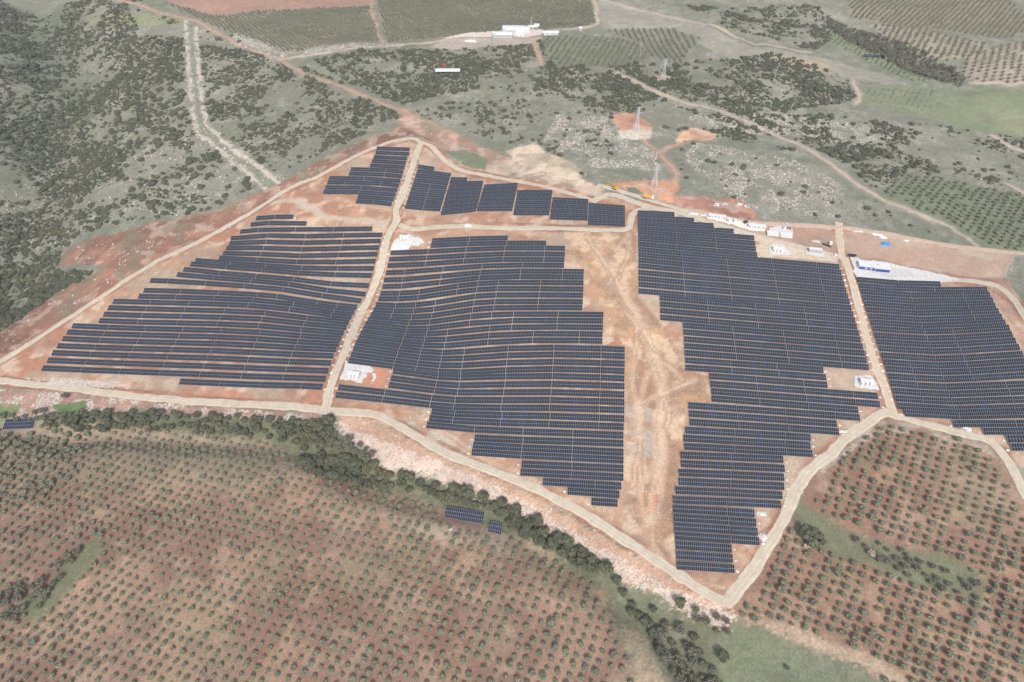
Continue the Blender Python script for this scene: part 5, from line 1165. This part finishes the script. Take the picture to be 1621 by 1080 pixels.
# vehicles
def wheels(t, xs, yh, r, w=.28, n=10):
    for x_ in xs:
        for s2 in (-1, 1):
            wh = MB().bar((0, -w/2, 0), (0, w/2, 0), r, n=n).build('wheel', BLK, t, (x_, s2*yh, r)); MB().bar((0, -w/2-.03, 0), (0, w/2+.03, 0), r*.55, n=8).build('rim', GRY, wh)
def car(px, py, rz, label, kind='van', body=WHT):
    x, y, z = G1(px, py); nm = {'van': 'parked_van', 'pickup': 'parked_pickup', 'car': 'parked_car'}[kind]; t = empty(nm, (x, y, z+.12), R(rz)); m = MB()
    if kind == 'van': pr = [(-2.6, .35), (2.5, .35), (2.6, .9), (2.1, 1.2), (1.5, 2.1), (-2.5, 2.2), (-2.6, 1.2)]
    elif kind == 'pickup': pr = [(-2.6, .4), (2.5, .4), (2.6, 1.0), (1.4, 1.15), (.9, 1.8), (-.5, 1.85), (-.7, 1.1), (-2.6, 1.1)]
    else: pr = [(-2.1, .3), (2.1, .3), (2.2, .75), (1.2, .95), (.6, 1.45), (-1.2, 1.5), (-1.9, 1.0), (-2.1, .9)]
    m.prism(pr, -.9, .9); m.build('body', body, t)
    top = max(p[1] for p in pr)
    MB().box(-.4, 1.0 if kind != 'van' else 1.5, -.93, .93, top*.62, top*.86).build('side_window', DRK, t)
    fx = {'van': 1.75, 'pickup': 1.12, 'car': .88}[kind]; MB().prism([(fx-.32, top*.95), (fx+.35, top*.66), (fx+.42, top*.68), (fx-.22, top*.97)], -.75, .75).build('windscreen', DRK, t)
    if kind == 'pickup': MB().box(-2.45, -.85, -.75, .75, 1.102, 1.16).build('load_bed', GRY, t)
    wheels(t, (-1.5, 1.5), .8, .36); hl = MB().box(2.55 if kind != 'car' else 2.15, 2.64 if kind != 'car' else 2.22, -.8, -.5, .7, .9).build('headlight', CON, t); MB().box(2.55 if kind != 'car' else 2.15, 2.64 if kind != 'car' else 2.22, .5, .8, .7, .9).build('headlight', CON, t)
    tag(t, label, kind if kind != 'pickup' else 'pickup', 'vehicles parked around the compound')
car(1133, 326.2, 175, 'white van at the left end of the red parking area'); car(1146.5, 324.8, 190, 'white pickup second from left on the red parking area', 'pickup')
car(1168.3, 325.8, 178, 'white van beside the grey car on red earth'); car(1173.5, 324.6, 150, 'grey car parked close behind the white van', 'car', GRY); car(1181.8, 328.5, -25, 'small white car at the right of the parking area', 'car')
car(1244.8, 356.9, 175, 'white pickup on the road above the covered stacks', 'pickup'); car(1368.5, 406.5, 0, 'x', 'car') if False else None
car(1321, 405.3, 172, 'silver white car beside the entrance road', 'car')
# orange tank truck
x, y, z = G1(1027, 315); t = empty('tank_truck', (x, y, z+.2), R(-14))
MB().box(-5.0, 4.6, -.9, .9, .7, 1.05).build('chassis', GRY, t); MB().bar((-4.9, 0, 2.15), (1.7, 0, 2.15), 1.25, n=14).build('tank', ORG, t)
cb = MB().prism([(2.1, 1.06), (4.6, 1.06), (4.7, 2.0), (4.3, 3.2), (2.1, 3.3)], -1.2, 1.2).build('cab', WHT, t); MB().prism([(4.72, 2.05), (4.4, 3.0), (4.46, 3.02), (4.8, 2.07)], -1.0, 1.0).build('windscreen', DRK, cb)
wheels(t, (-3.8, -2.5, 3.4), 1.05, .52, .35); tag(t, 'orange tank truck with a white cab on the service road', 'truck')
# truck with a red load
x, y, z = G1(1246.5, 364.5); t = empty('flatbed_truck', (x, y, z+.2), R(178))
MB().box(-3.6, 1.6, -1.15, 1.15, .9, 1.2).build('flatbed', WHT, t); MB().prism([(1.8, .6), (3.6, .6), (3.7, 1.5), (3.4, 2.5), (1.8, 2.5)], -1.1, 1.1).build('cab', WHT, t); wheels(t, (-2.4, 2.7), .95, .45)
MB().prism([(-2.8, 1.2), (-1.0, 1.2), (-1.4, 2.0), (-2.4, 1.9)], -.7, .7).box(-.6, .8, -.6, .6, 1.202, 1.9).build('red_load', RUST, t); tag(t, 'white flatbed truck with a dark red load beside the pad', 'truck')
# loader
x, y, z = G1(1180, 353.5); t = empty('dark_loader', (x, y, z+.2), R(40)); MB().prism([(-2, .6), (1.6, .6), (1.8, 1.4), (.4, 1.6), (.2, 2.7), (-1.3, 2.7), (-1.6, 1.6), (-2.1, 1.5)], -.85, .85).build('body', plain('dark_grey_paint', (.06, .06, .065), .5, .4), t)
MB().bar((.4, 0, 1.5), (3.6, 0, 3.2), .18).bar((3.6, -.9, 3.1), (3.6, .9, 3.1), .25).build('boom', BLK, t); wheels(t, (-1.3, 1.2), .95, .55, .4); tag(t, 'dark loader with a raised boom between the cabins', 'loader')
# excavator
x, y, z = G1(973.3, 299.3); t = empty('excavator', (x, y, z+.15), R(152))
for s2 in (-1, 1): MB().prism([(-2.1, .15), (-1.7, 0), (1.7, 0), (2.1, .15), (2.1, .75), (1.7, .9), (-1.7, .9), (-2.1, .75)], s2*1.15-.3, s2*1.15+.3).build('track', BLK, t)
b_ = MB().box(-2.6, 1.5, -1.3, 1.3, 1.0, 2.1).prism([(-2.6, 2.1), (-1.0, 2.1), (-1.1, 2.6), (-2.4, 2.6)], -1.2, 1.2).build('body', YEL, t); MB().box(-.2, 1.5, .2, 1.25, 2.102, 3.1).build('cab_window', DRK, b_); MB().box(-.25, 1.55, .15, 1.3, 3.102, 3.25).build('cab_roof', YEL, b_)
MB().bar((1.2, -.3, 1.8), (4.4, -.3, 5.0), .34, r2=.3).bar((4.3, -.3, 5.0), (6.8, -.3, 4.6), .32, r2=.26).build('boom', YEL, t); MB().bar((6.7, -.3, 4.7), (7.6, -.3, 1.6), .26, r2=.2).build('stick', YEL, t); MB().prism([(7.2, 1.7), (8.3, 1.5), (8.2, .5), (7.2, .3), (6.8, .9)], -.9, .3).build('bucket', YEL, t)
tag(t, 'yellow excavator with its boom reaching left on the service road', 'excavator')
# tarpaulin, sheets and piles
def lumpy(px, py, w, d, h, label, mat, name, cat, rz=0, seed=1):
    x, y, z = G1(px, py); n = 9; r = np.random.default_rng(seed); X, Y = np.meshgrid(np.linspace(-1, 1, n), np.linspace(-1, 1, n)); e = 1+.18*r.normal(size=X.shape)*(np.maximum(abs(X), abs(Y)) > .9)
    Zz = h*np.clip(1-np.maximum(abs(X), abs(Y))**3, 0, 1)*(.6+.6*r.random(X.shape)); V = np.column_stack([(X*w/2*e).ravel(), (Y*d/2*e).ravel(), Zz.ravel()-.1]); i = np.arange(n*n).reshape(n, n)
    F = np.stack([i[:-1, :-1], i[:-1, 1:], i[1:, 1:], i[1:, :-1]], -1).reshape(-1, 4); b = np.r_[i[0], i[1:, -1], i[-1, -2::-1], i[-2:0:-1, 0]]
    V = np.vstack([V, [[V[q][0], V[q][1], -.5] for q in b]]); k = n*n; m = len(b); F = np.vstack([F, [[b[(j+1) % m], b[j], k+j, k+(j+1) % m] for j in range(m)]])
    o = link(name, new_mesh(name, V, F, mat)); o.location = (x, y, z+.1); o.rotation_euler.z = R(rz); tag(o, label, cat)
lumpy(1402, 386.5, 7, 4.5, 1.0, 'bright blue tarpaulin spread on the reddish field', BLT, 'blue_tarpaulin', 'tarpaulin', -5, 3)
lumpy(1390, 371.8, 9, 3, .6, 'white sheets lying beside the pink road, left pile', WHT, 'sheet_pile', 'pile', -12, 4); lumpy(1398.5, 376.3, 6, 3.2, .8, 'white sheets lying beside the pink road, right pile', WHT, 'sheet_pile', 'pile', -5, 5); lumpy(1435, 381.2, 4, 1.6, .5, 'small white pile on the pink road edge', WHT, 'sheet_pile', 'pile', 0, 6)
lumpy(1358, 366.5, 8, 2.4, 1.0, 'grey scrap heap at the top of the entrance road', GG, 'scrap_heap', 'heap', 5, 7); lumpy(1292, 382.5, 6, 3, 1.0, 'heap of pale bags on the brown earth', CON, 'bag_heap', 'heap', 0, 8); lumpy(1308.5, 388.5, 7, 1.6, 1.0, 'dark heap beside the tiny white box', BLK, 'dark_heap', 'heap', -25, 9)
lumpy(744, 65.5, 16, 4, 1.5, 'white pile left of the farm sheds', WHT, 'white_pile', 'pile', 6, 10); lumpy(812, 360.2, 0.1, .1, .1, 'x', WHT, 'x', 'x') if False else None
lumpy(742, 357.5, 7, 4, 1.4, 'white gravel heap on the cross road', WG, 'gravel_heap', 'heap', 0, 11); lumpy(1099, 339, 8, 2.5, 1.2, 'white heap at the left end of the compound', WG, 'gravel_heap', 'heap', -10, 12)
lumpy(511, 667, 5, 5, 2.2, 'bright white rock heap below the left junction', WG, 'rock_heap', 'heap', 0, 13); lumpy(1533, 689.8, 4, 3, 1.0, 'x', WG, 'x', 'x') if False else None
lumpy(1531, 679.5, 6, 3.2, 1.0, 'white heap between far right block and road', WG, 'gravel_heap', 'heap', -30, 14); lumpy(1207, 813.5, 5, 3, .8, 'white heap right of the lower right rows, upper one', WG, 'gravel_heap', 'heap', 0, 15); lumpy(1208, 850.5, 5, 4, .9, 'white heap right of the lower right rows, lower one', WG, 'gravel_heap', 'heap', 30, 16)
lumpy(1335, 683.5, 6, 2, .8, 'white heap at the road beside the stepped row ends', WG, 'gravel_heap', 'heap', 10, 17); lumpy(713, 838, 2, 1.8, .8, 'white rag heap between olives below the detached table', WHT, 'rag_heap', 'heap', 10, 18)

# cut branches lying in the bare strip
BRN = plain('bleached_branches', (.42, .38, .36), .9, .1, 0, .15, 1)
for i, (px, py, s_, lb) in enumerate(((926, 406, 5, 'grey cut branches by the top of the bare strip'), (952, 448, 6, 'forked pale branches beside the upper dirt track'), (986, 462, 3, 'small pale branch pile left of the right block step'), (1012, 690, 5, 'pale branches on grey rock in the lower bare strip'), (994, 778, 5, 'long white branch pile at the lowest middle rows'), (1048, 797, 3, 'short pale branch pile beside the lower right rows'), (1094, 605, 3, 'pale brush heap beside the stepped row ends'), (1020, 718, 4, 'brush scraps at the bottom of the grey rock'))):
    x, y, z = G1(px, py); r = random.Random(i); m = MB(); p = (0, 0, .3)
    for k in range(9 + int(s_)):
        an = r.uniform(-.5, .6) + (math.pi if r.random() < .4 else 0); L = s_*r.uniform(.3, .9); q_ = (p[0]+L*math.cos(an), p[1]+L*math.sin(an)*.8, .2+r.random()*.5); m.bar(p, q_, .16, n=4, r2=.05)
        if r.random() < .5: p = ((p[0]+q_[0])/2, (p[1]+q_[1])/2, .35)
    o = m.build('cut_branches', BRN); o.location = (x, y, z); tag(o, lb, 'branch pile', 'cut branches in the bare strip')
# fence east of the site
FW = gpoly([(1612,400),(1600,412),(1590,430),(1592,442),(1598,456),(1606,472),(1617,492),(1632,512)]); FW = catmull(FW, 2.4)
t = empty('chain_link_fence', (float(FW[0][0]), float(FW[0][1]), 0)); m = MB(); fz = height(FW[:, 0], FW[:, 1]); ox, oy = FW[0]
L = np.r_[0, np.cumsum(np.hypot(*np.diff(FW, axis=0).T))]; n = int(L[-1]/2.6)
for i in range(n+1):
    l = i*L[-1]/n; x, y = np.interp(l, L, FW[:, 0]), np.interp(l, L, FW[:, 1]); z = float(height(np.array([x]), np.array([y]))[0]); MB().bar((x-ox, y-oy, z-.4), (x-ox, y-oy, z+2.3), .09).build('post', CON, t)
for a_, b_, za, zb in zip(FW[:-1], FW[1:], fz[:-1], fz[1:]):
    for hh in (.5, 1.2, 2.0): m.bar((a_[0]-ox, a_[1]-oy, za+hh), (b_[0]-ox, b_[1]-oy, zb+hh), .025, n=3)
m.build('wire_mesh', STL, t); tag(t, 'fence with pale posts along the eastern edge of the site', 'fence')
FW = catmull(gpoly([(1352,407),(1400,414),(1440,423.5),(1480,431),(1520,438),(1560,443),(1590,446)]), 3.0); t = empty('yard_fence', (float(FW[0][0]), float(FW[0][1]), 0)); m = MB(); fz = height(FW[:, 0], FW[:, 1]); ox, oy = FW[0]
for i in range(0, len(FW)): MB().bar((FW[i][0]-ox, FW[i][1]-oy, fz[i]-.4), (FW[i][0]-ox, FW[i][1]-oy, fz[i]+2.0), .06).build('post', STL, t)
for a_, b_, za, zb in zip(FW[:-1], FW[1:], fz[:-1], fz[1:]):
    for hh in (.4, 1.1, 1.8): m.bar((a_[0]-ox, a_[1]-oy, za+hh), (b_[0]-ox, b_[1]-oy, zb+hh), .03, n=3)
m.build('wire_mesh', STL, t); tag(t, 'thin grey fence behind the white yard', 'fence')

# white bundles at the row ends
bb = []
for s in range(3):
    r = np.random.default_rng(40+s); v, f = ICO2; v = v*(1+.16*r.normal(size=len(v)))[:, None]*np.array([.75, .5, .36]); bb.append(new_mesh('white_bundle', v, f, WHT))
ends = {'A': 'r', 'B1': 'l', 'C': 'r', 'D': 'l', 'E': 'r', 'F': 'l'}; bn = {'A': 'small top left block', 'B1': 'top strip', 'C': 'large left block', 'D': 'middle block', 'E': 'block right of the bare strip', 'F': 'far right block'}; k_ = 0
for b, k, pl, pr in ROWENDS:
    if b not in ends: continue
    p = pl if ends[b] == 'l' else pr; sg = -1 if ends[b] == 'l' else 1; x = p[0]+sg*(1.5+.6*random.random()); y = p[1]-.6+random.uniform(-.8, .8); z = float(height(np.array([x]), np.array([y]))[0])
    o = link('white_bundle', bb[k_ % 3]); k_ += 1; o.location = (x, y, z+.25); o.rotation_euler.z = random.uniform(-.6, .6); s = random.uniform(.75, 1.35); o.scale = (s, s, s)
    n = len(ROWS[b])-k; tag(o, 'white bundle at %s end of %s row up, %s' % ('left' if sg < 0 else 'right', 'the bottom' if n == 1 else ordw(n), bn[b]), 'bundle', 'white bundles at the row ends')

# rubble: pale stones on the banks, the stone track and the rocky slopes
STN = N('pale_limestone', .9, .15); STN.col(STN.ramp(STN.noise(STN.pos(), .5, 5), [(.3, (.38, .31, .26)), (.55, (.54, .49, .43)), (.75, (.64, .61, .56))]))
def scatter(W, n, rlo, rhi, gate=.45, sd=601):
    xs = [p[0] for p in W]; ys = [p[1] for p in W]; X = rng.uniform(min(xs), max(xs), n); Y = rng.uniform(min(ys), max(ys), n); k = inpoly(X, Y, W) & (fbm(X, Y, 9, sd, 3) > gate) & ~inpoly(X, Y, ZW['green1']) & ~inpoly(X, Y, ZW['green2']); X, Y = X[k], Y[k]
    r_ = rlo+(rhi-rlo)*rng.random(len(X))**3; return np.stack([X, Y, height(X, Y), r_, r_*.7, rng.random(len(X))*6.28, rng.integers(0, 3, len(X))], 1)
S = [scatter(ZW['riprap'], 16000, .3, 1.1, .42), scatter(ZW['banktop'], 5000, .25, .8, .52), scatter(ZW['westbank'], 9000, .25, .95, .47), scatter(ZW['innerrocks'], 1800, .3, .8, .4), scatter(ZW['rocky1'], 6000, .2, .9, .46), scatter(ZW['rocky3'], 8000, .2, .9, .5), scatter(ZW['clear1w'], 500, .4, 1.0, .3),
     scatter(ZW['rocky8'], 6000, .3, 1.0, .55), scatter(ZW['verge'], 5000, .3, .9, .54), scatter(ZW['rocky7'], 3000, .4, 1.1, .4), scatter(ZW['rocky2'], 6000, .3, .9, .46), scatter(ZW['corridor'], 3500, .15, .6, .58)]
for k in ('rockA', 'rockB'):
    P = catmull(TRKW[k][0], .5); m = int(len(P)*2); j = rng.integers(0, len(P), m); wq = 1.0+1.6*fbm(P[j, 0], P[j, 1], 18, 89, 2)**2; x = P[j, 0]+rng.normal(0, 1.2, m)*wq; y = P[j, 1]+rng.normal(0, 1.2, m)*wq; kk = fbm(x, y, 7, 88, 3) > .42; x, y = x[kk], y[kk]; m = len(x); r_ = .25+.7*rng.random(m)**2; S.append(np.stack([x, y, height(x, y), r_, r_*.7, rng.random(m)*6, rng.integers(0, 3, m)], 1))
sv = []
import bmesh
bm = bmesh.new(); bmesh.ops.create_cube(bm, size=1.5); CV = np.array([v.co[:] for v in bm.verts]); CF = np.array([[v.index for v in f.verts] for f in bm.faces]); bm.free()
for s in range(3): r = np.random.default_rng(70+s); sv.append((CV*(1+.28*r.normal(size=CV.shape)), np.zeros((0, 3), int), CF))
tag(link('rubble', merged('rubble', sv, np.concatenate(S), STN.m)), 'pale stones strewn over the banks and rocky slopes', 'rubble', kind='stuff')

# ------------------------------------------------------------------ air
hz = MB().box(-5600, 5200, -1000, 7600, float(TZ.min())-1.5, 372).build('haze', [])
hm = bpy.data.materials.new('valley_haze'); hm.use_nodes = True; ht = hm.node_tree; ht.nodes.remove(ht.nodes['Principled BSDF']); pv = ht.nodes.new('ShaderNodeVolumePrincipled'); pv.inputs['Color'].default_value = (.93, .96, 1, 1); pv.inputs['Density'].default_value = .00009; pv.inputs['Anisotropy'].default_value = .2
ht.links.new(pv.outputs[0], ht.nodes['Material Output'].inputs['Volume']); hz.data.materials.clear(); hz.data.materials.append(hm); tag(hz, 'thin pale haze over the whole valley', kind='stuff')
print('done')
